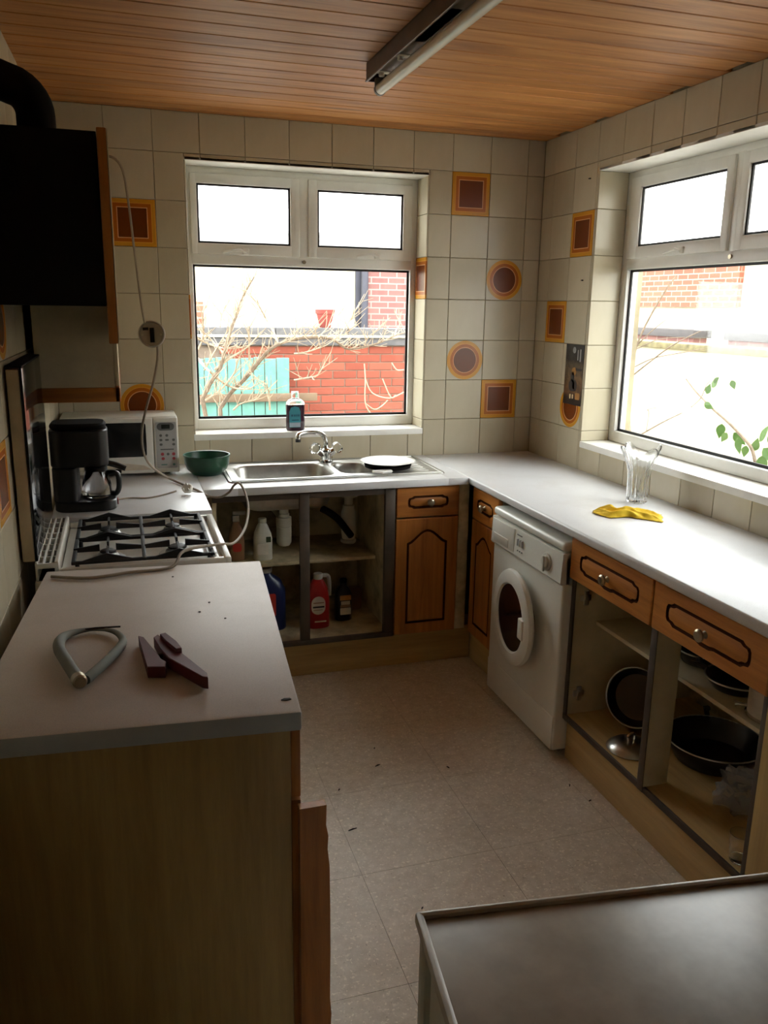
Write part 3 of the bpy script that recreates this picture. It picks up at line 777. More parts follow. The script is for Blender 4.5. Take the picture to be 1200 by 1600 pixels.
# --- microwave
t = thing('microwave_oven', 'white microwave oven standing in the worktop corner', 'microwave', (-2.09, -.17, WT))
mx0, mx1, myf, myb, mz0, mz1 = -2.345, -1.856, -.262, -.012, .924, 1.172
m = MB(); m.box(mx0, mx1, myf + .02, myb, mz0, mz1, .008, 3); build('body', m, 'appliance_white', t)
for x in (mx0 + .05, mx1 - .05):
    for y in (myf + .06, myb - .04): m = MB(); m.cyl((x, y, WT + .0005), (x, y, mz0 + .002), .012, 10); build('foot', m, 'rubber', t)
pxs = mx1 - .105
m = MB(); m.box(mx0, pxs - .002, myf, myf + .0195, mz0, mz1 - .004, .006, 3); dr = build('door', m, 'appliance_white', t)
m = MB(); m.prism(rrect(.315, .150, .014, 5), frame_m((mx0 + .195, myf - .0005, mz0 + .150), (1, 0, 0), (0, 0, 1)), .002); build('door_window', m, 'black_glass', dr)
m = MB(); pl = [(-.18, .0), (-.15, .020), (-.08, .030), (0, .033), (.08, .030), (.15, .020), (.18, 0)]
m.prism(pl, frame_m((mx0 + .19, myf - .0005, mz0 + .016), (1, 0, 0), (0, 0, 1)), .003); build('door_ledge', m, 'enamel_dirty', dr)
m = MB(); m.box(pxs, mx1, myf, myf + .0195, mz0, mz1 - .004, .006, 3); pn = build('control_panel', m, 'appliance_white', t)
m = MB(); m.prism(rrect(.088, .205, .006, 4), frame_m((pxs + .053, myf - .0002, mz0 + .123), (1, 0, 0), (0, 0, 1)), .0012); build('keypad', m, 'panel_grey', pn)
def dab(kind, mat, x, z, w, h, rnd=.3):
    m = MB(); m.prism(rrect(w, h, min(w, h) * rnd, 4), frame_m((pxs + x, myf - .0014, mz0 + z), (1, 0, 0), (0, 0, 1)), .0009); return build(kind, m, mat, pn)
dab('display_surround', 'print_grey', .052, .205, .074, .034, .49); m = MB(); m.prism(rrect(.036, .018, .002, 2), frame_m((pxs + .052, myf - .0024, mz0 + .205), (1, 0, 0), (0, 0, 1)), .0008); build('display', m, 'lcd', pn)
for (x, z, mt, w_, h_) in ((.03, .166, 'print_grey', .012, .012), (.056, .166, 'print_grey', .012, .012), (.03, .146, 'print_grey', .013, .010), (.056, .146, 'print_grey', .016, .008), (.084, .146, 'print_grey', .012, .011), (.03, .126, 'print_grey', .013, .010), (.084, .126, 'print_grey', .013, .010),
                           (.055, .104, 'print_grey', .058, .005), (.034, .083, 'print_red', .014, .014), (.058, .083, 'print_grey', .012, .012), (.082, .083, 'print_red', .014, .014), (.036, .063, 'print_red', .014, .013), (.082, .063, 'print_red', .013, .013), (.04, .036, 'print_teal', .026, .005), (.082, .036, 'print_teal', .012, .010)):
    dab('key', mt, x, z, w_, h_, .45)

# --- coffee maker (jug side towards +x)
t = thing('coffee_maker', 'black filter coffee maker with glass jug and white plug lead', 'coffee maker', (-2.235, -.80, WT))
by0, by1 = -.885, -.725; yc = (by0 + by1) / 2
def slab(x0, x1, r, z0, z1, mat, nm, par=t, bev=.004, w=by1 - by0):
    m = MB(); m.prism(rrect(x1 - x0, w, r, 6, (x0 + x1) / 2, yc), Matrix.Translation((0, 0, z0)), z1 - z0, bev); return build(nm, m, mat, par, smooth=40)
slab(-2.338, -2.122, .05, WT + .0005, .948, 'black_plastic', 'base')
slab(-2.338, -2.250, .025, .9485, 1.075, 'black_plastic', 'water_tank')
slab(-2.342, -2.142, .05, 1.0755, 1.208, 'black_plastic', 'filter_housing', w=.165)
slab(-2.338, -2.146, .05, 1.2085, 1.232, 'black_soft', 'lid', w=.160, bev=.008)
m = MB(); m.lathe([(.044, .9495), (.052, .955), (.054, .975), (.051, 1.005), (.042, 1.035), (.038, 1.050)], (-2.190, yc, 0), 32, cap1=False)
m.lathe([(.0365, 1.050), (.040, 1.035), (.049, 1.005), (.052, .975), (.050, .957), (.042, .952)], (-2.190, yc, 0), 32, cap0=False); jg = build('jug', m, 'jug_glass', t)
m = MB(); m.lathe([(.041, 1.0505), (.041, 1.062), (.02, 1.068), (.001, 1.068)], (-2.190, yc, 0), 28); build('jug_lid', m, 'black_plastic', jg)
m = MB(); m.tube(smooth_path([(-2.150, yc, 1.040), (-2.128, yc - .006, 1.040), (-2.113, yc - .008, 1.028), (-2.112, yc - .008, .985), (-2.122, yc - .006, .962), (-2.137, yc, .96)], 5), .010, 10); build('jug_handle', m, 'black_plastic', jg)
m = MB(); m.tube([(-2.150, yc - .03, 1.082), (-2.118, yc - .04, 1.074), (-2.084, yc - .045, 1.060)], [.011, .011, .010], 12); build('filter_handle', m, 'black_plastic', t)
m = MB(); m.cyl((-2.121, yc + .04, 1.035), (-2.100, yc + .04, 1.035), .008, 12); build('spout_knob', m, 'black_plastic', t)
m = MB(); m.box(-2.1215, -2.117, yc - .012, yc + .012, .918, .940, .002); build('switch', m, 'print_red', t)
plain('cable_white', rgb(206, 200, 188), .5); plain('cable_grey', rgb(146, 132, 112), .6); plain('cable_brown', rgb(58, 40, 22), .8)
pth = [P(px, py, 'z', WT + .004) for px, py in ((186, 776), (205, 778), (230, 778), (255, 773), (275, 767))]
m = MB(); m.tube(smooth_path([Vector((-2.125, -.74, WT + .010))] + pth[1:], 6), .0032, 8); cb = build('power_lead', m, 'cable_grey', t)
pp = P(293, 763, 'z', WT + .024)
Mp = frame_m((pp.x, pp.y, pp.z), (0.9, -.43, 0), (.25, .52, .82))
m = MB(); m.prism(rrect(.038, .036, .012, 5), Mp @ Matrix.Translation((0, 0, -.012)), .022, .004)
for q in ((0, .012, 0), (-.011, -.010, 0), (.011, -.010, 0)): m.box(q[0] - .003, q[0] + .003, q[1] - .002, q[1] + .002, .009, .026, mat=Mp)
build('plug', m, 'enamel', t)

# --- fridge in the foreground, seen from above; front faces the room
FA = -.125; FO = Vector((-1.736, -3.097, 0))
t = thing('fridge', 'low white fridge with a stained top and raised rim', 'fridge', FO, FA)
def fb(name, mats, *a, bev=.004, parent=None):
    m = MB(); m.box(*a, bev); return build(name, m, mats, parent or t, local=True)
fb('body', 'appliance_white', .012, .590, -.60, -.052, .03, .832)
fb('door', 'appliance_white', .006, .596, -.040, -.004, .05, .822, bev=.008)
fb('door_seal', 'gasket', .03, .57, -.0515, -.0405, .06, .815)
m = MB(); z0, z1 = .833, .852; r_ = .014
m.box(0, .602, -.012, 0, z0, z1, .005); m.box(0, .602, -.61, -.594, z0, z1, .006); m.box(0, .012, -.61, 0, z0, z1, .005); m.box(.586, .602, -.61, 0, z0, z1, .006)
build('top_rim', m, 'fridge_trim', t, local=True)
m = MB(); m.box(.011, .588, -.596, -.011, z0, .846, .001); build('top_panel', m, 'fridge_top', t, local=True)
fb('base', 'black_soft', .03, .57, -.58, -.06, 0.001, .03)
m = MB(); m.box(.06, .20, -.0035, .010, .775, .80, .006); build('handle', m, 'appliance_grey', t, local=True)
# ================================================================== FIXTURES AND SMALL THINGS
# --- fluorescent batten on the ceiling
plain('batten', rgb(92, 76, 60), .4, .3, var=.2); plain('tube_glass', rgb(226, 220, 204), .25, var=.03); plain('lamp_holder', rgb(120, 112, 98), .4)
t = thing('ceiling_light', 'bare fluorescent tube on a brown metal batten under the pine ceiling', 'light', (-1.18, -1.64, H - .02))
ly0, ly1 = -2.26, -.99; lx = -1.185
m = MB(); m.box(lx - .030, lx - .027, ly0, ly1, H - .058, H - .001); m.box(lx + .027, lx + .030, ly0, ly1, H - .058, H - .001); m.box(lx - .030, lx + .030, ly0, ly1, H - .004, H - .001)
m.box(lx - .030, lx + .030, ly1 - .003, ly1, H - .058, H - .001); m.box(lx - .030, lx + .030, ly0, ly0 + .003, H - .058, H - .001); m.box(lx - .034, lx - .026, ly0, ly1, H - .060, H - .055, .001); m.box(lx + .026, lx + .034, ly0, ly1, H - .060, H - .055, .001)
build('batten', m, 'batten', t)
m = MB(); m.box(lx - .026, lx + .026, ly0 + .01, ly1 - .10, H - .052, H - .049); m.box(lx - .02, lx + .02, -1.75, -1.45, H - .052, H - .012, .003); build('gear_tray', m, 'batten', t)
tz = H - .085
m = MB(); m.cyl((lx + .012, ly0 + .03, tz), (lx + .012, ly1 - .032, tz), .019, 28, None, .004); build('tube', m, 'tube_glass', t)
for (y, s) in ((ly1 - .032, 1), (ly0 + .03, -1)):
    m = MB(); m.cyl((lx + .012, y - s * .004, tz), (lx + .012, y + s * .014, tz), .0205, 24, None, .002); m.box(lx - .006, lx + .030, y - s * .0, y + s * .016, tz, H - .05, .003); build('lamp_holder', m, 'lamp_holder', t)
for y in (-1.10, -1.30):
    m = MB(); m.cyl((lx - .008, y, H - .052), (lx - .008, y, H - .066), .010, 14, None, .002); m.box(lx - .022, lx + .018, y - .018, y + .012, H - .055, H - .050, .001); build('starter', m, 'enamel', t)

# --- hanging cable with the open junction box
t = thing('hanging_cable', 'loose cable hanging from the hood front with a round junction box', 'cable', P(237, 522, 'y', -.85))
m = MB(); up = [P(a, b, 'y', c) for a, b, c in ((186, 243, -.97), (190, 262, -.95), (200, 312, -.92), (211, 400, -.89), (220, 470, -.865), (226, 505, -.852))]
up[0] = Vector((-2.078, -.962, 2.118)); up.insert(0, Vector((-2.125, -.955, 2.097))); m.tube(smooth_path(up, 6), .0042, 8); build('upper_cable', m, 'cable_grey', t)
jc = P(237, 522, 'y', -.85); Mj = frame_m(jc, (.985, -.16, .05), Vector((-.02, .18, .983)).normalized())
m = MB(); m.lathe([(.001, -.018), (.040, -.018), (.047, -.010), (.047, .006), (.043, .008), (.040, .002), (.001, .001)], Mj.translation, 36, Mj.to_3x3().to_4x4()); plain('box_grey', rgb(148, 136, 120), .5); jb = build('junction_box', m, 'box_grey', t)
m = MB(); m.box(-.006, .009, -.030, .022, .0015, .004, .001, mat=Mj); m.box(-.030, -.010, .014, .024, .0015, .004, .001, mat=Mj); build('terminal_slot', m, 'black_soft', jb)
m = MB(); m.cyl(Mj @ Vector((-.032, -.002, .001)), Mj @ Vector((-.032, -.002, .006)), .004, 10); m.cyl(Mj @ Vector((.032, -.004, .001)), Mj @ Vector((.032, -.004, .006)), .004, 10); build('screw', m, 'pewter', jb)
lo = [P(a, b, 'y', c) for a, b, c in ((246, 540, -.85), (246, 562, -.845), (239, 600, -.83), (228, 640, -.80), (222, 672, -.76), (224, 705, -.68), (236, 728, -.60))]
lo += [P(262, 746, 'z', WT + .02), P(288, 758, 'z', WT + .006), P(308, 766, 'z', WT + .0055)]
lo += [P(a, b, 'y', c) for a, b, c in ((326, 775, -.66), (344, 777, -.70), (358, 769, -.74), (366, 758, -.78), (374, 755, -.82), (383, 770, -.88), (388, 795, -.98), (383, 825, -1.12), (366, 848, -1.28))]
lo += [Vector((-1.815, -1.44, .915)), Vector((-1.93, -1.565, .9375))]
lo += [P(a, b, 'z', WT + .0055) for a, b in ((268, 886), (205, 894), (140, 903), (80, 901))]
m = MB(); m.tube(smooth_path(lo, 6), .0046, 8); build('lower_cable', m, 'cable_grey', t)

# --- steel sink
sx0, sx1, sy0, sy1 = -1.665, -.675, -.498, -.052
t = thing('kitchen_sink', 'stainless steel inset sink with a main bowl, half bowl and drainer', 'sink', (-1.17, -.275, WT))
def sink_top():
    m = MB(); bm = m.bm; Z = WT + .006
    bowls = [rrect(.44, .325, .075, 7, -1.395, -.29), rrect(.165, .26, .06, 7, -1.065, -.30)]
    dep = (.155, .11)
    # rim sheet: a grid filled around the holes
    outer = rrect(sx1 - sx0, sy1 - sy0, .03, 5, (sx0 + sx1) / 2, (sy0 + sy1) / 2)
    es = []
    def loop(pl, z):
        vs = [bm.verts.new((x, y, z)) for x, y in pl]
        return vs, [bm.edges.new((vs[i], vs[(i + 1) % len(vs)])) for i in range(len(vs))]
    vo, eo = loop(outer, Z); es += eo; vb = []
    for b in bowls:
        v, e = loop(b, Z); vb.append(v); es += e
    bmesh.ops.triangle_fill(bm, use_beauty=True, use_dissolve=False, edges=es)
    ins = lambda pl, k: [(x + (cx - x) * k, y + (cy - y) * k) for x, y in pl]
    # drop at the outer edge
    n = len(vo); lowr = [bm.verts.new((v.co.x + (.004 if v.co.x > -1.17 else -.004), v.co.y, WT + .0004)) for v in vo]
    for i in range(n): bm.faces.new((vo[i], vo[(i + 1) % n], lowr[(i + 1) % n], lowr[i]))
    for v, pl, d in zip(vb, bowls, dep):
        cx = sum(p[0] for p in pl) / len(pl); cy = sum(p[1] for p in pl) / len(pl)
        prev = v
        for k, z in ((.02, Z - .004), (.045, Z - .012), (.10, Z - d + .03), (.14, Z - d + .010), (.22, Z - d), (.86, Z - d - .004)):
            cur = [bm.verts.new((x, y, z)) for x, y in ins(pl, k)]
            for i in range(len(cur)): bm.faces.new((prev[i], prev[(i + 1) % len(cur)], cur[(i + 1) % len(cur)], cur[i]))
            prev = cur
        bm.faces.new(prev)
    return m
build('basin', sink_top(), 'steel_brushed', t, smooth=50)
m = MB()
for k in range(7): m.box(-.93, -.735, -.43 + k * .036, -.42 + k * .036, WT + .006, WT + .0085, .001)
build('drainer_rib', m, 'steel_brushed', t)
m = MB()
for a in ((sx0 + .012, sx1 - .012, sy0 + .010, sy0 + .016), (sx0 + .012, sx1 - .012, sy1 - .016, sy1 - .010), (sx0 + .012, sx0 + .018, sy0 + .01, sy1 - .01), (sx1 - .018, sx1 - .012, sy0 + .01, sy1 - .01)): m.box(*a, WT + .006, WT + .0095, .001)
build('raised_rim', m, 'steel', t)
for (x, y, z) in ((-1.395, -.29, WT + .006 - .159), (-1.065, -.30, WT + .006 - .114)):
    m = MB(); m.lathe([(.034, z + .0005), (.032, z + .003), (.02, z + .001), (.001, z + .0012)], (x, y, 0), 24); build('waste', m, 'chrome', t)

# --- mixer tap
t = thing('mixer_tap', 'chrome mixer tap with two clear knobs and a swan neck spout', 'tap', (-1.150, -.108, WT + .0067))
bx, by, bz = -1.150, -.108, WT + .0067
m = MB(); m.lathe([(.036, 0), (.035, .007), (.026, .012), (.025, .030), (.029, .042), (.026, .058), (.017, .066), (.014, .080)], (bx, by, bz), 28)
for s in (-1, 1): m.tube([(bx, by, bz + .03), (bx + s * .026, by - .004, bz + .045), (bx + s * .040, by - .006, bz + .055)], [.020, .018, .016], 16)
build('body', m, 'chrome', t)
for s in (-1, 1):
    a = Vector((bx + s * .040, by - .006, bz + .055)); d = Vector((s * .74, -.10, .62)).normalized()
    m = MB(); rings = []
    for r, z in ((.015, 0), (.024, .004), (.030, .013), (.030, .027), (.023, .038), (.010, .042)):
        o = a + d * z; n1 = d.orthogonal().normalized(); n2 = d.cross(n1)
        rings.append([o + (n1 * math.cos(k * math.pi / 7) + n2 * math.sin(k * math.pi / 7)) * r * (1.0 if k % 2 else .88) for k in range(14)])
    m.loops(rings); build('knob', m, 'glass', t)
sp = [(bx, by, bz + .06), (bx - .001, by - .004, bz + .10), (bx - .014, by - .012, bz + .128), (bx - .050, by - .04, bz + .150), (bx - .100, by - .075, bz + .158), (bx - .148, by - .105, bz + .155), (bx - .159, by - .112, bz + .144), (bx - .160, by - .113, bz + .130)]
m = MB(); m.tube(smooth_path(sp, 6), .0118, 16); s_ = build('spout', m, 'chrome', t)
m = MB(); m.cyl((bx - .160, by - .113, bz + .132), (bx - .160, by - .113, bz + .118), .0125, 16); build('nozzle', m, 'rubber', s_)

# --- plate on a dark pan and a white scrap on the drainer
plain('plate_white', rgb(232, 231, 226), .2, var=.03)
pc = P(606, 719, 'z', WT + .043)
m = MB(); m.lathe([(.095, .0), (.108, .004), (.112, .018), (.109, .018), (.100, .004), (.001, .003)], (pc.x, pc.y, WT + .0085), 40); 
tag(build('shallow_pan', m, 'black_soft', loc=Vector((pc.x, pc.y, WT + .0085))), 'dark shallow dish hidden under the white plate on the drainer', 'dish')
m = MB(); m.lathe([(.075, 0), (.08, .001), (.108, .008), (.128, .014), (.130, .016), (.126, .0165), (.10, .012), (.078, .006), (.001, .005)], (pc.x, pc.y, WT + .0268), 48)
tag(build('plate', m, 'plate_white', loc=Vector((pc.x, pc.y, WT + .0268))), 'round white plate lying on the sink drainer', 'plate')
sc = P(596, 738, 'z', WT + .012); m = MB()
m.prism([(-.045, -.012), (.0, -.026), (.052, -.004), (.05, .012), (.005, .018), (-.042, .008)], Matrix.Translation((sc.x, sc.y, WT + .009)), .013, .004)
tag(build('scouring_pad', m, 'plate_white', loc=Vector((sc.x, sc.y, WT + .009))), 'small white wedge shaped pad in front of the plate', 'pad')

# --- green bowl
plain('green_plastic', rgb(28, 74, 52), .35, var=.1)
bc = P(318, 722, 'z', WT + .01); bc = Vector((-1.735, -.26, WT))
m = MB(); m.lathe([(.062, .001), (.066, .004), (.088, .024), (.098, .05), (.101, .082), (.104, .086), (.1035, .090), (.098, .089), (.094, .052), (.084, .028), (.06, .010), (.001, .009)], bc, 48)
tag(build('plastic_bowl', m, 'green_plastic', loc=bc), 'dark green plastic bowl beside the sink', 'bowl')

# --- bottle of washing up liquid on the sill
plain('liquid_dark', rgb(52, 22, 40), .1, var=.1); plain('label_blue', rgb(62, 146, 160), .45, var=.08); plain('label_pale', rgb(170, 184, 196), .5); plain('label_navy', rgb(30, 92, 112), .5)
clear_glass('bottle_clear', (.97, .97, .97, 1), .05)
bo = Vector((-1.268, .050, BW[2] + .0005)); t = thing('bottle', 'clear bottle of dark liquid with a blue label on the window sill', 'bottle', bo)
def ell(w, d, n=28, p=2.6): return [(math.copysign(abs(math.cos(a)) ** (2 / p), math.cos(a)) * w, math.copysign(abs(math.sin(a)) ** (2 / p), math.sin(a)) * d) for a in (k * 2 * math.pi / n for k in range(n))]
def stack(prof, c, mat, nm, par, lo=None):
    m = MB(); m.loops([[Vector((c.x + x, c.y + y, c.z + z)) for x, y in ell(w, d)] for w, d, z in prof]); return build(nm, m, mat, par, smooth=50)
stack([(.040, .022, 0), (.046, .026, .004), (.047, .027, .05), (.045, .026, .075), (.047, .027, .10), (.0475, .027, .128)], bo, 'liquid_dark', 'liquid', t)
sh = stack([(.0475, .027, .1285), (.044, .026, .140), (.033, .022, .152), (.020, .015, .158), (.016, .014, .161)], bo, 'bottle_clear', 'shoulder', t)
stack([(.018, .016, .1615), (.018, .016, .192), (.016, .014, .194)], bo, 'bottle_clear', 'cap', t)
m = MB(); o = [(-.029, .018), (.027, .018), (.027, .095), (.020, .116), (0, .122), (-.020, .116), (-.029, .095)]
m.prism(o, frame_m((bo.x - .006, bo.y - .0275, bo.z), (1, 0, 0), (0, 0, 1)), .001); lb_ = build('label', m, 'label_blue', t)
m = MB(); m.box(bo.x - .034, bo.x + .02, bo.y - .0290, bo.y - .0286, bo.z + .020, bo.z + .042); build('label_band', m, 'label_pale', lb_)
m = MB()
for (a, w) in ((-.022, .010), (-.008, .008), (.003, .006), (.012, .007)): m.box(bo.x - .004 + a, bo.x - .004 + a + w, bo.y - .0290, bo.y - .0286, bo.z + .072, bo.z + .082)
m.box(bo.x - .022, bo.x + .012, bo.y - .0290, bo.y - .0286, bo.z + .052, bo.z + .057); build('label_print', m, 'label_navy', lb_)

# --- glass vase, flared with four pointed lobes
vc = Vector((-.135, -1.215, WT + .0005)); m = MB(); n = 96; rings = []
def vr(z, a, k):
    lobes = math.cos(4 * a)
    base = .039 + .004 * z / .2
    fl = max(0.0, (z - .11) / .10)
    return base + .0022 * math.cos(16 * a) * max(0, 1 - fl) + .034 * fl ** 1.5 * (1 + .45 * lobes) - k
for z in (0.0, .004, .02, .06, .10, .13, .16, .18, .198, .206):
    ring = []
    for i in range(n):
        a = i * 2 * math.pi / n; zz = z + (.022 * math.cos(4 * (a)) * max(0, (z - .13) / .07) if z > .13 else 0)
        ring.append(vc + Vector((math.cos(a) * vr(z, a, .004 if z == 0 else 0), math.sin(a) * vr(z, a, .004 if z == 0 else 0), zz)))
    rings.append(ring)
for z in (.205, .18, .16, .13, .10, .06, .03, .022):
    ring = []
    for i in range(n):
        a = i * 2 * math.pi / n; zz = z + (.022 * math.cos(4 * a) * max(0, (z - .13) / .07) if z > .13 else 0)
        ring.append(vc + Vector((math.cos(a) * vr(z, a, .006), math.sin(a) * vr(z, a, .006), zz)))
    rings.append(ring)
m.loops(rings); tag(build('vase', m, 'cut_glass', loc=vc, smooth=30), 'clear cut glass vase with a flared lobed rim below the side window', 'vase')

# --- yellow duster, crumpled
m_, nt, b_ = new_mat('yellow_cloth'); c_ = ramp(nt, noise(nt, objcoord(nt), 60, 3), [(.3, rgb(222, 180, 24)), (.7, rgb(240, 206, 52))]); nt.links.new(c_, b_.inputs['Base Color']); b_.inputs['Roughness'].default_value = .85
cc = P(980, 806, 'z', WT); m = MB(); NU, NV = 72, 36; vs = []
ux = Vector((.225, -.155, 0)).normalized(); uy = Vector((.155, .225, 0)).normalized()
from mathutils import noise as mnoise
for i in range(NU + 1):
    row = []
    for j in range(NV + 1):
        s, q = i / NU * 2 - 1, j / NV * 2 - 1
        pin = math.exp(-(s + .05) ** 2 * 16)
        wv = (.056 - .026 * pin) * (1 - .55 * max(0, -s - .55) / .45) * (1 + .18 * mnoise.noise(Vector((s * 4, 9, 2))))
        L = .124 + .014 * mnoise.noise(Vector((q * 3, 4, 7)))
        e = max(abs(s), abs(q)); edge = 1 - e ** 7
        fold = 1 - abs(math.sin((q * 1.25 + s * .9 * (1 - pin)) * math.pi * .9 + 1.6 * mnoise.noise(Vector((s * 1.8, q * 1.2, 5)))))
        h = .004 + edge * (.004 + .020 * fold * (.75 + .25 * pin) + .012 * pin + .012 * abs(mnoise.noise(Vector((s * 3.2, q * 2.0, 3)))))
        h += edge * .014 * math.exp(-(s + .5) ** 2 * 18 - (q - .55) ** 2 * 4)
        p = cc + ux * (s * L) + uy * (q * wv + .012 * math.sin(s * 4)) + Vector((0, 0, max(.003, h)))
        row.append(m.bm.verts.new(p))
    vs.append(row)
for i in range(NU):
    for j in range(NV): m.bm.faces.new((vs[i][j], vs[i + 1][j], vs[i + 1][j + 1], vs[i][j + 1]))
for _ in range(3): bmesh.ops.smooth_vert(m.bm, verts=[v for r_ in vs[1:-1] for v in r_[1:-1]], factor=.5, use_axis_x=True, use_axis_y=True, use_axis_z=True)
bot = bmesh.ops.solidify(m.bm, geom=m.bm.faces[:], thickness=.002)
tag(build('duster_cloth', m, 'yellow_cloth', loc=cc, smooth=80), 'crumpled yellow duster on the long worktop in front of the vase', 'cloth')

# --- picture taped to the right wall: dim table-top still life print
m_, nt, b_ = new_mat('picture_print'); tc = N(nt, 'ShaderNodeTexCoord'); sp_n = N(nt, 'ShaderNodeSeparateXYZ'); nt.links.new(tc.outputs['Object'], sp_n.inputs[0])
mr = N(nt, 'ShaderNodeMapRange'); mr.inputs[1].default_value = 0.0; mr.inputs[2].default_value = .29; nt.links.new(sp_n.outputs[2], mr.inputs[0])
c_ = ramp(nt, mr.outputs[0], [(0, rgb(30, 22, 20)), (.12, rgb(44, 30, 24)), (.2, rgb(112, 78, 50)), (.45, rgb(112, 88, 62)), (.66, rgb(84, 72, 54)), (.74, rgb(40, 40, 38)), (1, rgb(48, 50, 50))])
n_ = noise(nt, objcoord(nt), 34, 5, .65, .8); c_ = mix(nt, .75, c_, ramp(nt, n_, [(.38, (.35, .33, .3, 1)), (.6, (1.25, 1.2, 1.1, 1))]), 'MULTIPLY')
nt.links.new(c_, b_.inputs['Base Color']); b_.inputs['Roughness'].default_value = .3
t = thing('wall_picture', 'narrow dark picture of bottles stuck on the tiles beside the side window', 'picture', (-.0008, -.424, 1.208))
m = MB(); m.box(-.0018, -.0002, -.508, -.341, 1.208, 1.494); build('sheet', m, 'picture_print', t)
plain('print_cream', rgb(206, 186, 140), .4); plain('print_ochre', rgb(164, 116, 52), .4); plain('print_dark', rgb(34, 26, 26), .4); plain('print_silver', rgb(150, 152, 150), .4)
def dabp(mat, y, z, w, h, r=.3):
    m = MB(); m.prism(rrect(w, h, min(w, h) * r, 4), frame_m((-.0018, y, z), (0, -1, 0), (0, 0, 1)), .0005); build('printed_shape', m, mat, t)
dabp('print_dark', -.425, 1.300, .075, .055, .45); dabp('print_dark', -.418, 1.340, .03, .05, .45); dabp('print_cream', -.432, 1.302, .017, .036); dabp('print_ochre', -.428, 1.368, .042, .036, .49)
dabp('print_cream', -.405, 1.247, .012, .022); dabp('print_cream', -.429, 1.248, .012, .020); dabp('print_ochre', -.473, 1.252, .042, .032, .2); dabp('print_silver', -.420, 1.468, .03, .03, .49); dabp('print_silver', -.478, 1.445, .012, .06, .49); dabp('print_silver', -.455, 1.446, .008, .05, .49); dabp('print_dark', -.470, 1.378, .06, .012, .4)
# tiny hooks left on the tiles
for k, (px, py) in enumerate(((923, 279), (911, 438))):
    q = P(px, py, 'x', 0.0); m = MB(); m.cyl((0.002, q.y, q.z), (-.006, q.y, q.z), .003, 8); m.box(-.007, -.004, q.y - .009, q.y + .009, q.z - .002, q.z + .002)
    tag(build('wall_hook', m, 'black_soft', loc=Vector((0, q.y, q.z))), ('tiny dark screw hook in the tiles above the square decor tile', 'tiny dark screw hook in the tiles below the square decor tile')[k], 'hook', 'screw hooks beside the side window')

# --- grey loop tool and red clamp on the old worktop
plain('grey_rubber', rgb(112, 114, 104), .75, var=.15); plain('dark_red', rgb(88, 22, 26), .5, var=.12); plain('blade', rgb(48, 36, 30), .5)
t = thing('loop_tool', 'grey teardrop shaped bent tube tool with a thin dark rod', 'tool', P(140, 1020, 'z', WT))
def W(px, py, z): return P(px, py, 'z', WT + z)
m = MB(); path = [W(122, 1062, .016), W(104, 1034, .016), W(92, 1012, .015), W(98, 996, .012), W(120, 987, .010), W(150, 983, .008), W(176, 986, .010), W(190, 996, .011), W(190, 1008, .012), W(170, 1030, .013), W(148, 1050, .013), W(134, 1062, .012)]
sm = smooth_path(path, 6); nn = len(sm); rad = []
for i in range(nn):
    q = i / (nn - 1); rad.append(.0125 if q < .22 else .0125 - .008 * min(1, (q - .22) / .2) if q < .5 else .0045 + .006 * min(1, (q - .5) / .25))
m.tube(sm, rad, 14); build('bent_tube', m, 'grey_rubber', t)
m = MB(); a, c = W(125, 1065, .0165), W(112, 1045, .0165); d = (a - c).normalized(); m.cyl(a - d * .02, a + d * .004, .0145, 20, None, .003); build('end_cap', m, 'pewter', t)
m = MB(); m.tube([W(118, 985, .008), W(150, 981, .016), W(188, 979, .010)], .0022, 6); build('thin_rod', m, 'blade', t)
t = thing('clamp', 'dark red plastic clamp with two tapered arms', 'clamp', P(262, 1030, 'z', WT))
def pz(pts, z0, z1, nm, bev=.002):
    pl = [W(x, y, z1) for x, y in pts]; m = MB(); m.quadprism([(p.x, p.y) for p in pl], WT + z0, WT + z1, bev); return build(nm, m, 'dark_red', t, smooth=30)
pz([(216, 993), (224, 995), (246, 1020), (252, 1030), (260, 1034), (258, 1042), (230, 1042)], .001, .026, 'arm')
pz([(240, 995), (246, 991), (262, 1002), (290, 1024), (324, 1052), (325, 1058), (317, 1057), (262, 1027), (250, 1012)], .004, .030, 'arm')
pz([(250, 990), (258, 988), (276, 1001), (284, 1012), (276, 1014), (258, 1000)], .010, .038, 'jaw')
m = MB(); a = W(252, 1024, .018); m.cyl((a.x - .012, a.y, a.z), (a.x + .022, a.y, a.z), .006, 12); build('pivot_pin', m, 'blade', t)

# --- crumbs and splinters
plain('debris', rgb(44, 30, 20), .8)
for k, (px, py, L, an, on) in enumerate(((551, 1297, .03, .2, 'f'), (890, 1228, .014, 1.0, 'f'), (700, 1200, .014, 2.0, 'f'), (590, 1197, .022, .4, 'f'), (585, 1170, .012, 1.2, 'f'), (922, 1252, .012, .3, 'f'), (660, 1420, .010, .8, 'f'), (530, 1235, .012, .9, 'f'))):
    q = P(px, py, 'z', 0.0); m = MB(); dv = Vector((math.cos(an), math.sin(an), 0)) * L / 2
    m.tube([q - dv + Vector((0, 0, .003)), q + Vector((0, 0, .0042)), q + dv + Vector((0, 0, .003))], [.0014, .0025, .0012], 6)
    tag(build('splinter', m, 'debris', loc=q), {551: 'longest dark splinter on the vinyl floor beside the chipped board', 700: 'short splinter on the floor in front of the washing machine', 890: 'tiny dark splinter on the floor beside the open unit plinth', 922: 'tiny dark splinter on the floor beside the open unit plinth', 590: 'thin slanting splinter between sink units and chipped board', 660: 'tiny splinter on the floor beside the low fridge'}.get(px, 'small dark splinter lying on the open vinyl floor'), 'debris', 'splinters on the floor')
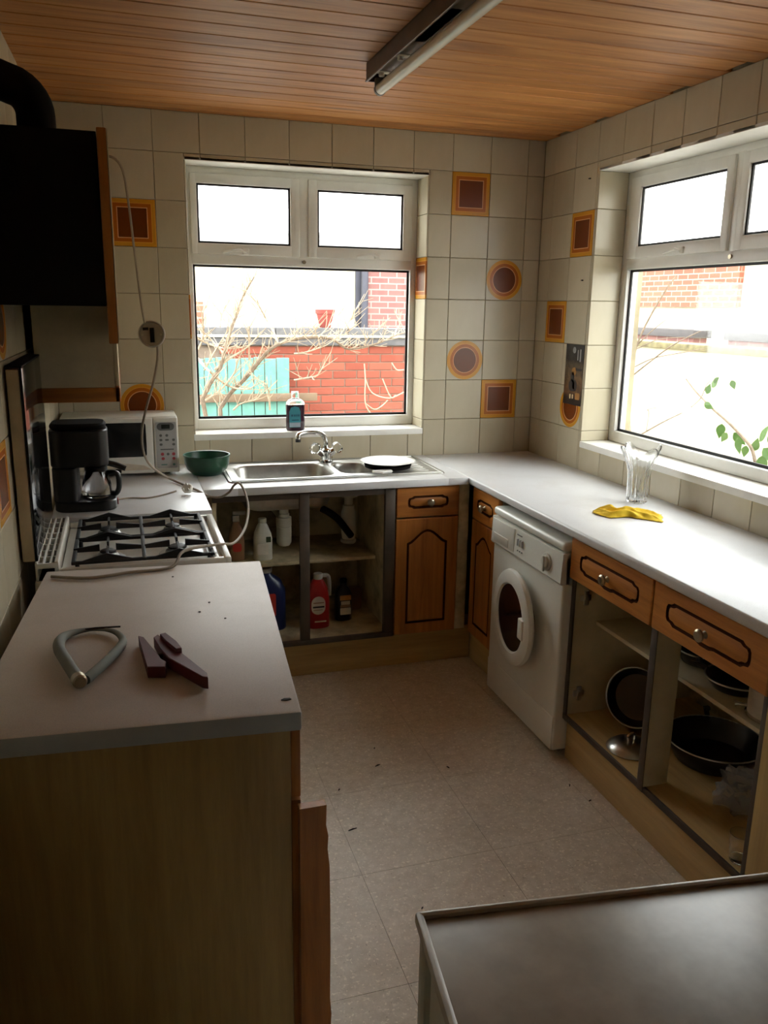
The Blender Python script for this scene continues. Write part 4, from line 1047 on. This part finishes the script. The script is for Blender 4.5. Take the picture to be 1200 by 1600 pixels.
q = P(447, 1094, 'z', WT); m = MB(); m.prism([(-.010, 0), (-.003, .005), (.008, .003), (.010, -.002), (0, -.004)], Matrix.Translation((q.x, q.y, WT + .0006)), .002)
tag(build('dry_leaf', m, 'debris', loc=Vector((q.x, q.y, WT + .0006))), 'small dry brown leaf at the corner of the old worktop', 'leaf')
for px, py in ((312, 957), (327, 942), (270, 902), (352, 967)):
    q = P(px, py, 'z', WT); m = MB(); m.lathe([(.001, 0), (.003, .0008), (.0026, .0022), (.001, .0026)], (q.x, q.y, WT + .0004), 8)
    tag(build('crumb', m, 'debris', loc=Vector((q.x, q.y, WT + .0004))), 'dark crumb on the scuffed old worktop', 'debris', 'crumbs on the old worktop')
# ================================================================== INSIDE THE OPEN CUPBOARDS
plain('white_plastic', rgb(206, 202, 184), .4, var=.06); plain('red_plastic', rgb(170, 28, 26), .35); plain('blue_plastic', rgb(22, 34, 74), .35); plain('label_cream', rgb(214, 204, 184), .5); plain('label_orange', rgb(206, 140, 62), .5); plain('label_green', rgb(58, 66, 34), .5); plain('label_red', rgb(196, 52, 40), .5); plain('tan_plastic', rgb(150, 112, 78), .45); plain('clear_grey', rgb(178, 178, 172), .3)
SB, SS = .1885, .5225                                      # bottom and shelf of the sink cupboard
def bottle(name, label, c, prof, mat, n=24, p=3.0):
    t = thing(name, label, 'bottle', c)
    m = MB(); m.loops([[Vector((c[0] + x, c[1] + y, c[2] + z)) for x, y in ell(w, d, n, p)] for w, d, z in prof]); build('bottle_body', m, mat, t, smooth=50)
    return t
def lab(t, mat, x, z, w, h, yf, rnd=.1, nm='label', par=None):
    c = t.location; m = MB(); m.prism(rrect(w, h, min(w, h) * rnd, 5), frame_m((c.x + x, c.y - yf, c.z + z), (1, 0, 0), (0, 0, 1)), .001); return build(nm, m, mat, par or t)
def capp(t, z0, z1, r, mat='white_plastic', x=0):
    c = t.location; m = MB(); m.cyl((c.x + x, c.y, c.z + z0), (c.x + x, c.y, c.z + z1), r, 18, None, .002); return build('cap', m, mat, t)
t = bottle('cleaner_bottle', 'white plastic cleaner bottle with a small green label on the sink shelf', (-1.508, -.37, SS), [(.038, .026, 0), (.042, .030, .004), (.042, .030, .10), (.038, .028, .125), (.024, .020, .16), (.017, .017, .172)], 'white_plastic')
capp(t, .1725, .194, .019); l = lab(t, 'label_green', .022, .10, .022, .026, .0302); lab(t, 'label_cream', -.004, .055, .05, .05, .0302)
t = bottle('cleaner_bottle', 'tan spray bottle at the cooker side of the sink shelf', (-1.625, -.35, SS), [(.032, .024, 0), (.036, .028, .004), (.036, .028, .09), (.028, .022, .14), (.014, .014, .18)], 'tan_plastic')
m = MB(); c = t.location; m.box(c.x - .016, c.x + .016, c.y - .012, c.y + .012, c.z + .181, c.z + .21, .004); m.box(c.x - .014, c.x + .045, c.y - .009, c.y + .009, c.z + .211, c.z + .228, .004); build('spray_head', m, 'clear_grey', t); lab(t, 'label_red', 0, .065, .04, .04, .0282, .3)
t = bottle('cleaner_bottle', 'red cleaner bottle with a pale oval label under the sink', (-1.262, -.42, SB), [(.048, .030, 0), (.052, .034, .005), (.052, .034, .14), (.044, .030, .19), (.028, .022, .225), (.020, .018, .235)], 'red_plastic')
capp(t, .2355, .262, .021, 'clear_grey'); m = MB(); c = t.location; m.tube(smooth_path([(c.x + .015, c.y, c.z + .25), (c.x + .046, c.y, c.z + .247), (c.x + .054, c.y, c.z + .21), (c.x + .053, c.y, c.z + .15)], 5), .009, 8); build('handle', m, 'clear_grey', t)
l = lab(t, 'label_cream', -.006, .115, .066, .088, .0342, .49); m = MB(); m.box(c.x - .032, c.x + .022, c.y - .0360, c.y - .0353, c.z + .104, c.z + .112); build('label_bar', m, 'print_dark', l); m = MB(); m.box(c.x - .030, c.x + .02, c.y - .0360, c.y - .0353, c.z + .126, c.z + .131); m.box(c.x - .03, c.x + .014, c.y - .0360, c.y - .0353, c.z + .092, c.z + .095); build('label_lines', m, 'tan_plastic', l); lab(t, 'label_cream', .004, .036, .056, .007, .0342, .4, 'label_script')
t = bottle('polish_bottle', 'black bottle with an orange and cream label under the sink', (-1.125, -.36, SB), [(.036, .026, 0), (.040, .030, .004), (.040, .030, .13), (.03, .024, .155), (.016, .016, .17), (.015, .015, .185)], 'black_plastic')
capp(t, .1855, .205, .017, 'black_soft'); lab(t, 'label_orange', .004, .118, .054, .024, .0302); lab(t, 'label_cream', .004, .092, .044, .018, .0302, .1, 'label_band'); lab(t, 'tan_plastic', .004, .076, .05, .012, .0302, .1, 'label_band'); lab(t, 'label_cream', .004, .050, .052, .034, .0302, .1, 'label_band')
t = bottle('detergent_bottle', 'large dark blue bottle with a red label under the sink', (-1.50, -.38, SB), [(.085, .05, 0), (.090, .055, .006), (.090, .055, .19), (.07, .045, .235), (.03, .03, .262), (.025, .025, .275)], 'blue_plastic')
capp(t, .2755, .298, .03, 'clear_grey', .0); lab(t, 'label_red', -.005, .13, .085, .11, .0552, .12)
t = bottle('cleaner_bottle', 'dim pink tub at the rear of the sink cupboard', (-1.03, -.22, SB), [(.03, .03, 0), (.034, .034, .004), (.034, .034, .10), (.03, .03, .105)], 'tan_plastic')
# sink waste traps
t = thing('waste_trap', 'white plastic bottle trap hanging under the main sink bowl', 'pipe', (-1.395, -.29, .54))
m = MB(); m.lathe([(.030, .742), (.030, .748), (.022, .746), (.022, .715), (.026, .712), (.026, .698), (.036, .695), (.036, .655), (.033, .652), (.035, .65), (.035, .575), (.026, .560), (.001, .558)], (-1.395, -.29, 0), 26); build('trap_body', m, 'white_plastic', t)
m = MB(); m.tube(smooth_path([(-1.395, -.26, .68), (-1.395, -.20, .68), (-1.395, -.12, .678), (-1.395, -.03, .675)], 4), .018, 14); build('outlet_pipe', m, 'white_plastic', t)
t = thing('waste_trap', 'white plastic trap with a dark pipe under the half bowl', 'pipe', (-1.065, -.30, .54))
m = MB(); m.lathe([(.045, .782), (.045, .792), (.022, .788), (.020, .742), (.028, .738), (.028, .725), (.036, .70), (.034, .60), (.030, .575), (.001, .572)], (-1.085, -.30, 0), 26); build('trap_body', m, 'white_plastic', t)
m = MB(); m.tube(smooth_path([(-1.085, -.345, .60), (-1.10, -.352, .62), (-1.145, -.35, .68), (-1.18, -.33, .71), (-1.215, -.30, .728)], 5), .017, 14); build('overflow_pipe', m, 'black_soft', t)
m = MB(); m.lathe([(.036, .572), (.038, .56), (.030, .552), (.001, .551)], (-1.085, -.30, 0), 22); build('trap_cup', m, 'clear_grey', t)

# --- right unit
RB, RS = .1875, .5505
plain('pan_black', rgb(20, 19, 19), .3, var=.15); clear_glass('lid_glass', (.8, .8, .8, 1), .03)
def frying_pan(label, c, r, h, ang, L, mat='pan_black', rim='steel', z=0.0):
    c = Vector(c); t = thing('frying_pan', label, 'pan', c)
    m = MB(); m.lathe([(r * .72, 0), (r * .78, .003), (r * .95, h * .7), (r, h), (r * .985, h + .001), (r * .93, h * .72), (r * .75, .007), (.001, .006)], c, 44); build('bowl', m, mat, t, smooth=50)
    m = MB(); ring = [c + Vector((math.cos(k * math.pi / 24) * r, math.sin(k * math.pi / 24) * r, h)) for k in range(49)]; m.tube(ring, .0028, 6, False); build('rim', m, rim, t)
    d = Vector((math.cos(ang), math.sin(ang), 0)); m = MB(); m.tube([c + d * r * .95 + Vector((0, 0, h * .85)), c + d * (r + .05) + Vector((0, 0, h + .012)), c + d * (r + L) + Vector((0, 0, h + .02))], [.008, .010, .011], 10); build('handle', m, 'black_plastic', t)
    return t
frying_pan('big black wok lying on the floor of the open double unit', (-.24, -1.93, RB), .16, .075, math.radians(60), .02)
# black pan standing on edge against the wall of the left half
c = Vector((-.30, -1.66, RB)); t = thing('frying_pan', 'black pan leaning upright at the rear of the open double unit', 'pan', c)
Mp = frame_m((-.36, -1.66, RB + .112), Vector((.55, -.83, 0)).normalized(), Vector((.25, .16, .95)).normalized())
m = MB(); m.lathe([(.08, .0), (.085, .004), (.104, .034), (.107, .036), (.102, .036), (.082, .009), (.001, .008)], Mp.translation, 40, Mp.to_3x3().to_4x4()); build('bowl', m, 'pan_black', t, smooth=50)
m = MB(); m.tube([Mp @ Vector((math.cos(k * math.pi / 20) * .107, math.sin(k * math.pi / 20) * .107, .036)) for k in range(41)], .0025, 6, False); build('rim', m, 'steel', t)
# steel saucepan lid with loop knob
c = Vector((-.475, -1.80, RB)); t = thing('saucepan_lid', 'shiny domed saucepan lid with a loop knob in the open double unit', 'lid', c)
m = MB(); m.lathe([(.079, .001), (.082, .004), (.080, .008), (.062, .022), (.035, .031), (.001, .034)], c, 40); build('dome', m, 'steel', t, smooth=60)
m = MB(); m.tube(smooth_path([c + Vector((-.012, 0, .032)), c + Vector((-.014, 0, .050)), c + Vector((0, 0, .058)), c + Vector((.014, 0, .050)), c + Vector((.012, 0, .032))], 5), .004, 8); build('knob', m, 'chrome', t)
# shelf: two pans, a black pan and a white pot
frying_pan('small steel rimmed pan on the shelf of the open double unit', (-.33, -1.93, RS), .08, .045, math.radians(70), .03)
frying_pan('wide steel rimmed pan on the shelf beside the white pot', (-.35, -2.12, RS), .095, .035, math.radians(120), .02)
c = Vector((-.375, -2.305, RS)); t = thing('white_pot', 'white enamel pot with a chrome foot on the open unit shelf', 'pot', c)
m = MB(); m.lathe([(.070, .006), (.074, .010), (.074, .085), (.077, .088), (.072, .088), (.070, .014), (.001, .012)], c, 36); build('body', m, 'enamel_dirty', t); m = MB(); m.lathe([(.078, .0005), (.080, .004), (.074, .0055), (.001, .0055)], c, 36); build('foot', m, 'chrome', t)
m = MB(); m.tube([c + Vector((-.072, .03, .03)), c + Vector((-.092, .045, .032)), c + Vector((-.098, .05, .03))], [.005, .006, .009], 10); build('handle', m, 'chrome', t)
# cling-wrapped bundle and a tumbler
c = P(1165, 1215, 'z', RB); c = Vector((-.34, -2.19, RB)); m = MB(); rings = []
for k, (r, z) in enumerate(((.05, .001), (.074, .010), (.080, .028), (.070, .05), (.055, .065), (.045, .075), (.066, .098))):
    rings.append([c + Vector((math.cos(a) * r * (1 + .55 * mnoise.noise(Vector((math.cos(a) * 2.4, math.sin(a) * 2.4, k * 1.3)))), math.sin(a) * r * (1 + .55 * mnoise.noise(Vector((math.cos(a) * 2.9, math.sin(a) * 2.9, k * 1.1 + 4)))), z + .03 * mnoise.noise(Vector((math.cos(a) * 3, math.sin(a) * 3 + k * 2, 2))) * (k > 2))) if 0 < k else c + Vector((math.cos(a) * r, math.sin(a) * r, z)) for a in (i * 2 * math.pi / 30 for i in range(30))])
m.loops(rings); m_, nt, b_ = new_mat('plastic_film'); b_.inputs['Base Color'].default_value = (.75, .75, .74, 1); b_.inputs['Roughness'].default_value = .12; b_.inputs['Transmission Weight'].default_value = .75; b_.inputs['IOR'].default_value = 1.2
tag(build('plastic_bag', m, 'plastic_film', loc=c, smooth=12), 'crumpled clear plastic bag in front of the black wok', 'bag')
c = Vector((-.53, -2.405, RB)); m = MB(); m.lathe([(.022, .001), (.025, .003), (.031, .085), (.0295, .0855), (.0235, .012), (.001, .011)], c, 32)
tag(build('glass_tumbler', m, 'glass', loc=c, smooth=50), 'small clear glass tumbler at the front of the open double unit', 'glass')
# ================================================================== OUTSIDE
plain('mortar', rgb(128, 112, 98), .95, var=.2); plain('coping_grey', rgb(92, 90, 92), .9, var=.2, scale=12); plain('cream_render', rgb(206, 200, 172), .95, var=.08); plain('moss_coping', rgb(120, 112, 80), .95, var=.35, scale=14)
plain('paving', rgb(160, 154, 144), .95, var=.2, scale=3); plain('terracotta', rgb(142, 66, 58), .9); plain('fence_green', rgb(96, 146, 134), .7, var=.15); plain('fence_rail', rgb(112, 92, 72), .85, var=.2); plain('pipe_grey', rgb(66, 66, 76), .6); plain('bark', rgb(124, 108, 92), .9, var=.25, scale=40); plain('twig_pale', rgb(172, 154, 132), .9, var=.2, scale=40); plain('leaf_green', rgb(104, 136, 76), .6, var=.25, scale=30); plain('slate', rgb(84, 80, 80), .85)
def brick_mat(name, c1, c2, mort):
    m, nt, b = new_mat(name); br = N(nt, 'ShaderNodeTexBrick'); br.inputs['Scale'].default_value = 1.0
    br.inputs['Color1'].default_value = c1; br.inputs['Color2'].default_value = c2; br.inputs['Mortar'].default_value = mort
    br.inputs['Brick Width'].default_value = .225; br.inputs['Row Height'].default_value = .075; br.inputs['Mortar Size'].default_value = .008; br.offset = .5
    tc = N(nt, 'ShaderNodeTexCoord'); sp = N(nt, 'ShaderNodeSeparateXYZ'); cb = N(nt, 'ShaderNodeCombineXYZ'); ad = N(nt, 'ShaderNodeMath', operation='ADD')
    nt.links.new(tc.outputs['Object'], sp.inputs[0]); nt.links.new(sp.outputs[0], ad.inputs[0]); nt.links.new(sp.outputs[1], ad.inputs[1]); nt.links.new(ad.outputs[0], cb.inputs[0]); nt.links.new(sp.outputs[2], cb.inputs[1]); nt.links.new(cb.outputs[0], br.inputs['Vector'])
    nt.links.new(br.outputs['Color'], b.inputs['Base Color']); b.inputs['Roughness'].default_value = .95
    bump(nt, b, br.outputs['Fac'], -.5, .006)
brick_mat('house_brick', rgb(138, 98, 92), rgb(124, 86, 82), rgb(156, 136, 128)); brick_mat('far_brick', rgb(150, 86, 68), rgb(164, 100, 80), rgb(176, 150, 134))
m, nt, b = new_mat('red_brick'); oi = N(nt, 'ShaderNodeObjectInfo'); c_ = ramp(nt, oi.outputs['Random'], [(0, rgb(132, 66, 50)), (1, rgb(150, 80, 62))]); c_ = mix(nt, .5, c_, ramp(nt, noise(nt, objcoord(nt), 30, 4), [(.3, (.75, .75, .75, 1)), (.65, (1, 1, 1, 1))]), 'MULTIPLY'); nt.links.new(c_, b.inputs['Base Color']); b.inputs['Roughness'].default_value = .95
m = MB(); m.box(-14, 16, -14, 18, -.4, -.16); struct('ground', m, 'paving', 'grey paved yard outside the windows')
# --- boundary wall of red brick opposite the sink window
GY = 3.4
m = MB(); m.box(-3.4, 2.56, GY + .008, GY + .21, -.16, 1.31); t = tag(build('garden_wall', m, 'mortar', loc=Vector((-.4, GY + .1, -.16))), 'red brick garden wall with grey coping outside the sink window', 'wall')
BH = .0731; bm_ = MB(); bm_.box(-.1075, .1075, -.05, 0.05, -.0325, .0325, .003, 1); bme = bpy.data.meshes.new('brick'); bm_.bm.to_mesh(bme); bm_.bm.free(); bme.materials.append(MATS['red_brick'])
for j in range(14):
    for i in range(14):
        x = -1.15 + i * .225 + (.1125 if j % 2 else 0)
        if x > 1.75: continue
        piece('brick', bme, t, (x + .4, .05 - .1 + .0, 1.268 - j * BH + .16))
for k in range(9):
    m = MB(); m.box(-3.4 + k * .66, -3.4 + k * .66 + .652, GY - .03, GY + .26, 1.311, 1.378, .006); build('coping_stone', m, 'coping_grey', t)
m = MB(); m.box(-3.4, 2.56, GY - .05, GY + .02, 1.379, 1.40, .004); build('drip_edge', m, 'cream_render', t)
for k in range(9):
    m = MB(); m.box(-3.4 + k * .66, -3.4 + k * .66 + .654, GY + .02, GY + .30, 1.379, 1.462, .006); build('coping_slab', m, 'coping_grey', t)
# flower pot on the wall
c = P(508, 512, 'y', GY + .14); c = Vector((c.x, GY + .14, 1.4625)); m = MB(); m.lathe([(.046, 0), (.05, .004), (.078, .12), (.086, .122), (.090, .160), (.082, .160), (.074, .122), (.001, .11)], c, 28)
tag(build('flower_pot', m, 'terracotta', loc=c), 'red terracotta pot standing on the garden wall coping', 'pot')
# --- green board fence
t = thing('garden_fence', 'turquoise green board fence with a brown rail outside the sink window', 'fence', (-1.3, GY - .15, -.16))
x = -2.05; k = 0
while x < -.69:
    w_ = .105 + .01 * math.sin(k * 1.7); m = MB(); m.box(x, x + w_ - .006, GY - .16, GY - .14, -.158, 1.21 + .008 * math.sin(k * 2.1), .003, 1); build('board', m, 'fence_green', t); x += w_; k += 1
m = MB(); m.box(-2.05, -.44, GY - .20, GY - .161, .838, .905, .004); build('rail', m, 'fence_rail', t)
m = MB(); m.box(-2.05, -.69, GY - .20, GY - .161, .25, .32, .004); build('rail', m, 'fence_rail', t)
c = P(325, 640, 'y', 2.7); c = Vector((c.x, 2.7, -.16)); t = thing('dustbin', 'round turquoise lidded bin in front of the green fence', 'bin', c)
m = MB(); m.lathe([(.14, .001), (.15, .01), (.165, .72), (.17, .74)], c, 32); build('body', m, 'fence_green', t); m = MB(); m.lathe([(.185, .742), (.185, .775), (.16, .81), (.09, .84), (.001, .85)], c, 32); build('lid', m, 'fence_green', t)
# --- houses behind
t = thing('house', 'cream rendered outbuilding with grey drainpipe behind the garden wall', 'building', (-.8, 7.2, -.16))
m = MB(); m.box(-4.0, .80, 6.5, 7.9, -.159, 2.35); build('rendered_wall', m, 'cream_render', t)
m = MB(); m.box(.95, 2.4, 6.42, 7.9, -.159, 2.45); build('brick_wall', m, 'house_brick', t)
m = MB(); m.box(.801, .949, 6.47, 7.9, -.159, 2.40); build('pilaster', m, 'pipe_grey', t)
m = MB(); m.cyl((.90, 6.40, -.158), (.90, 6.40, 2.38), .045, 16); build('drainpipe', m, 'pipe_grey', t)
m = MB(); m.box(-2.1, -1.1, 6.46, 6.499, 1.42, 1.68, .005); build('brick_panel', m, 'far_brick', t)
m = MB(); m.box(-4.1, 2.5, 6.3, 8.0, 2.46, 2.52, .005); build('roof_edge', m, 'slate', t)
t = thing('garden_wall', 'cream rendered garden wall with mossy coping outside the side window', 'wall', (2.7, -1, -.16))
m = MB(); m.box(2.6, 2.8, -7.0, 3.36, -.159, 1.33); build('rendered_face', m, 'cream_render', t)
m = MB(); m.box(2.57, 2.84, -7.0, 3.38, 1.331, 1.385, .006); build('coping', m, 'moss_coping', t)
t = thing('house', 'pale terrace house with faded brick upper wall beyond the side garden wall', 'building', (6.2, 3, -.16))
m = MB(); m.box(5.6, 7.4, -6.0, 9.5, -.159, 1.72); build('rendered_wall', m, 'cream_render', t)
m = MB(); m.box(5.55, 7.4, 5.2, 9.5, 1.721, 2.45); build('brick_wall', m, 'far_brick', t)
m = MB(); m.box(5.62, 7.4, 4.35, 5.199, 1.721, 2.45); build('rendered_pier', m, 'cream_render', t)
m = MB(); m.box(5.55, 7.4, -6.0, 4.349, 1.721, 2.45); build('brick_wall', m, 'far_brick', t)
m = MB(); m.box(5.4, 7.5, -6.1, 9.6, 2.451, 2.53, .005); build('roof_edge', m, 'slate', t)
for (a, c_) in ((5.13, 6.9), (3.8, 4.48)):
    m = MB(); m.box(4.9, 5.1, a, c_, -.159, 1.33); w_ = tag(build('low_wall', m, 'house_brick', loc=Vector((5.0, a, -.16))), 'low brick wall with slate top in front of the %s of the terrace house' % ('brick end' if a > 5 else 'white pier'), 'wall')
    m = MB(); m.box(4.86, 5.14, a - .04, c_ + .04, 1.331, 1.43, .005); build('slate_top', m, 'slate', w_)

# --- bare shrub outside the sink window
SY = 1.75; random.seed(11)
t = thing('bare_shrub', 'bare branching shrub in front of the green fence', 'shrub', (P(345, 640, 'y', SY).x, SY, -.16))
def zz1(l): return [P(295 + a / 6.155, 400 + b / 6.155, 'y', SY + .10 * math.sin(a * .013 + b * .007)) for a, b in l]
def zz2(l): return [P(460 + a / 6.316, 410 + b / 6.316, 'y', SY + .10 * math.sin(a * .011 + 2)) for a, b in l]
limbs = [(zz1([(300, 1470), (400, 1320), (520, 1200), (600, 1110), (680, 1010), (760, 920), (860, 850), (1000, 805)]) + zz2([(120, 742), (310, 745), (410, 780), (510, 850), (600, 850), (820, 800), (950, 740), (1090, 690)]), .016, .005),
         (zz1([(130, 1370), (220, 1200), (300, 1080), (350, 900), (380, 780), (430, 640), (465, 560), (500, 440), (560, 320), (630, 200)]), .016, .004),
         (zz1([(860, 850), (820, 740), (740, 600), (680, 490), (570, 340)]), .008, .003), (zz1([(80, 980), (200, 1110), (380, 1250), (560, 1280), (640, 1240)]), .009, .004),
         (zz1([(110, 1420), (240, 1335), (330, 1260), (440, 1120), (460, 1020)]), .009, .004), (zz1([(250, 1090), (400, 980), (560, 880), (690, 735)]), .010, .004), (zz1([(60, 780), (200, 850), (360, 890), (520, 880)]), .007, .003),
         (zz1([(430, 1480), (500, 1420), (640, 1380), (740, 1290)]), .007, .003), (zz1([(780, 1480), (770, 1330), (750, 1230)]), .007, .003), (zz1([(90, 900), (140, 760), (130, 560), (180, 470)]), .007, .003), (zz1([(300, 680), (320, 560), (390, 430)]), .006, .003),
         (zz1([(350, 950), (230, 820), (110, 700)]), .007, .003), (zz1([(150, 1100), (260, 900), (450, 600)]), .007, .003), (zz1([(580, 1000), (580, 780), (580, 690)]), .006, .003),
         (zz2([(0, 900), (100, 890), (230, 850), (320, 815)]), .006, .003), (zz2([(0, 1160), (120, 1140), (230, 1110), (300, 990)]), .006, .003), (zz2([(410, 780), (470, 690), (540, 580), (610, 460)]), .005, .0025), (zz2([(430, 770), (520, 690), (610, 610)]), .005, .0025), (zz2([(240, 740), (330, 640), (410, 540)]), .005, .0025), (zz2([(0, 700), (70, 640), (200, 650)]), .005, .003), (zz2([(690, 820), (730, 740), (830, 650)]), .004, .0025)]
root_p = Vector((P(345, 640, 'y', SY).x, SY, -.159))
tw = MB(); mid = MB()
for k, (l, r0, r1) in enumerate(limbs):
    sm = smooth_path(l, 4); n = len(sm); st = MB()
    if k < 2: sm = [root_p + Vector((k * .05 - .02, 0, 0)), (root_p + sm[0]) / 2 + Vector((.02, 0, .05))] + sm; n = len(sm)
    mbx = st if k < 2 else mid
    mbx.tube(sm, [r0 + (r1 - r0) * i / (n - 1) for i in range(n)], 6)
    if k < 2: build('stem', st, 'bark', t)
    else: st.bm.free()
    for i in list(range(2, n)) * (2 if k < 2 else 1):           # side twigs
        p = sm[i]; d = (sm[i] - sm[i - 1]).normalized(); L = random.uniform(.05, .17)
        e = (d * .6 + Vector((random.uniform(-1, 1), random.uniform(-.6, .6), random.uniform(-.3, 1.0)))).normalized()
        q = p + e * L * .5 + Vector((0, 0, .006)); tw.tube([p, q, p + e * L + Vector((random.uniform(-.02, .02), 0, .02))], [.0032, .0026, .0016], 5)
        if random.random() < .5: tw.tube([q, q + (e + Vector((random.uniform(-1, 1), 0, random.uniform(-.5, 1)))).normalized() * L * .5], [.0022, .0014], 5)
build('branch', mid, 'twig_pale', t); tag(build('twigs', tw, 'twig_pale', t), kind='stuff')
# low stems near the right edge of the sink window
t = thing('bare_shrub', 'few thin bare stems in front of the red brick wall', 'shrub', (P(600, 640, 'y', 2.4).x, 2.4, -.16))
m = MB()
for l in ([(700, 1150), (770, 1290), (940, 1340), (1080, 1280)], [(870, 1150), (950, 1330), (1000, 1310)], [(700, 1390), (790, 1450), (870, 1410), (920, 1360)], [(960, 990), (1010, 1060), (1080, 1060)], [(690, 1000), (700, 1150), (700, 1390), (760, 1500)]):
    pts = [P(460 + a / 6.316, 410 + b / 6.316, 'y', 2.4) for a, b in l]; m.tube(smooth_path(pts, 4), .005, 5)
a = P(580, 647, 'y', 2.4); m.tube([a, Vector((a.x, 2.4, .3)), Vector((a.x + .05, 2.4, -.159))], .008, 6); build('stems', m, 'twig_pale', t)
# --- shrub and leafy climber outside the side window
SX = 1.55
t = thing('bare_shrub', 'bare twiggy shrub outside the side window', 'shrub', (SX, P(985, 660, 'x', SX).y, -.16))
m = MB(); r0 = P(985, 690, 'x', SX)
for l, r_ in (([(985, 690), (982, 620), (990, 560), (1003, 520), (1030, 470), (1057, 430)], .012), ([(982, 592), (1012, 568), (1050, 540), (1095, 517)], .007), ([(988, 575), (1020, 560), (1060, 552), (1100, 545)], .005), ([(990, 560), (988, 530), (988, 505)], .006), ([(1003, 520), (1020, 485), (1048, 440)], .004), ([(990, 545), (1015, 520), (1040, 500)], .005), ([(995, 545), (1030, 530), (1070, 527)], .004), ([(1003, 678), (1035, 660), (1066, 645)], .006), ([(1010, 672), (1014, 645), (1012, 640), (1026, 637)], .004), ([(1080, 636), (1095, 622), (1105, 600), (1120, 588)], .004)):
    pts = smooth_path([P(a, b, 'x', SX + .05 * math.sin(a)) for a, b in l], 4); m.tube(pts, [r_ * (1 - .6 * i / len(pts)) for i in range(len(pts))], 6)
m.tube([r0, Vector((r0.x, r0.y, .3)), Vector((r0.x, r0.y, -.159))], [.012, .016, .02], 8); build('stems', m, 'bark', t)
LX = 1.25
t = thing('leafy_climber', 'green leafy climber stem outside the side window', 'plant', (LX, P(1180, 715, 'x', LX).y, -.16))
m = MB(); pts = smooth_path([P(a, b, 'x', LX) for a, b in ((1180, 722), (1174, 700), (1160, 683), (1140, 662), (1115, 640), (1097, 622), (1084, 608), (1072, 592))], 4); m.tube(pts, [.010 * (1 - .7 * i / len(pts)) + .001 for i in range(len(pts))], 6)
a = P(1180, 722, 'x', LX); m.tube([a, Vector((LX, a.y, .3)), Vector((LX, a.y, -.159))], .011, 6); build('stem', m, 'bark', t)
lm = MB(); rings = []
n = 8; up = [lm.bm.verts.new((i / n, 0, .02 * math.sin(i / n * 3.1))) for i in range(n + 1)]
wd = [0, .18, .27, .30, .28, .22, .15, .07, 0]
lft = [lm.bm.verts.new((i / n, wd[i], .05 * wd[i])) for i in range(1, n)]; rgt = [lm.bm.verts.new((i / n, -wd[i], .05 * wd[i])) for i in range(1, n)]
for sd in (lft, rgt):
    lm.bm.faces.new((up[0], up[1], sd[0])); lm.bm.faces.new((up[n - 1], up[n], sd[-1]))
    for i in range(n - 2): lm.bm.faces.new((up[i + 1], up[i + 2], sd[i + 1], sd[i]))
bmesh.ops.solidify(lm.bm, geom=lm.bm.faces[:], thickness=.012); lme = bpy.data.meshes.new('leaf'); bmesh.ops.recalc_face_normals(lm.bm, faces=lm.bm.faces); lm.bm.to_mesh(lme); lm.bm.free(); lme.materials.append(MATS['leaf_green'])
for k, (px, py, L, an) in enumerate(((1112, 606, .075, 60), (1104, 616, .07, 75), (1100, 630, .075, -20), (1115, 598, .05, 50), (1143, 594, .06, -60), (1128, 662, .09, -95), (1136, 676, .07, -120), (1146, 676, .10, -40), (1152, 684, .10, -70), (1166, 696, .07, -95), (1186, 690, .12, 60), (1192, 700, .12, -40), (1200, 680, .11, 20), (1178, 705, .08, 80), (1208, 700, .12, 100), (1190, 712, .1, -80), (1215, 690, .12, -30))):
    q = P(px, py, 'x', LX + .03 * math.sin(k * 2)); o = piece('leaf', lme, t, q - t.location); o.scale = (L, L, L); o.rotation_euler = (math.radians(75 + 20 * math.sin(k)), math.radians(-an), math.radians(-72 + 14 * math.sin(k * 3)))
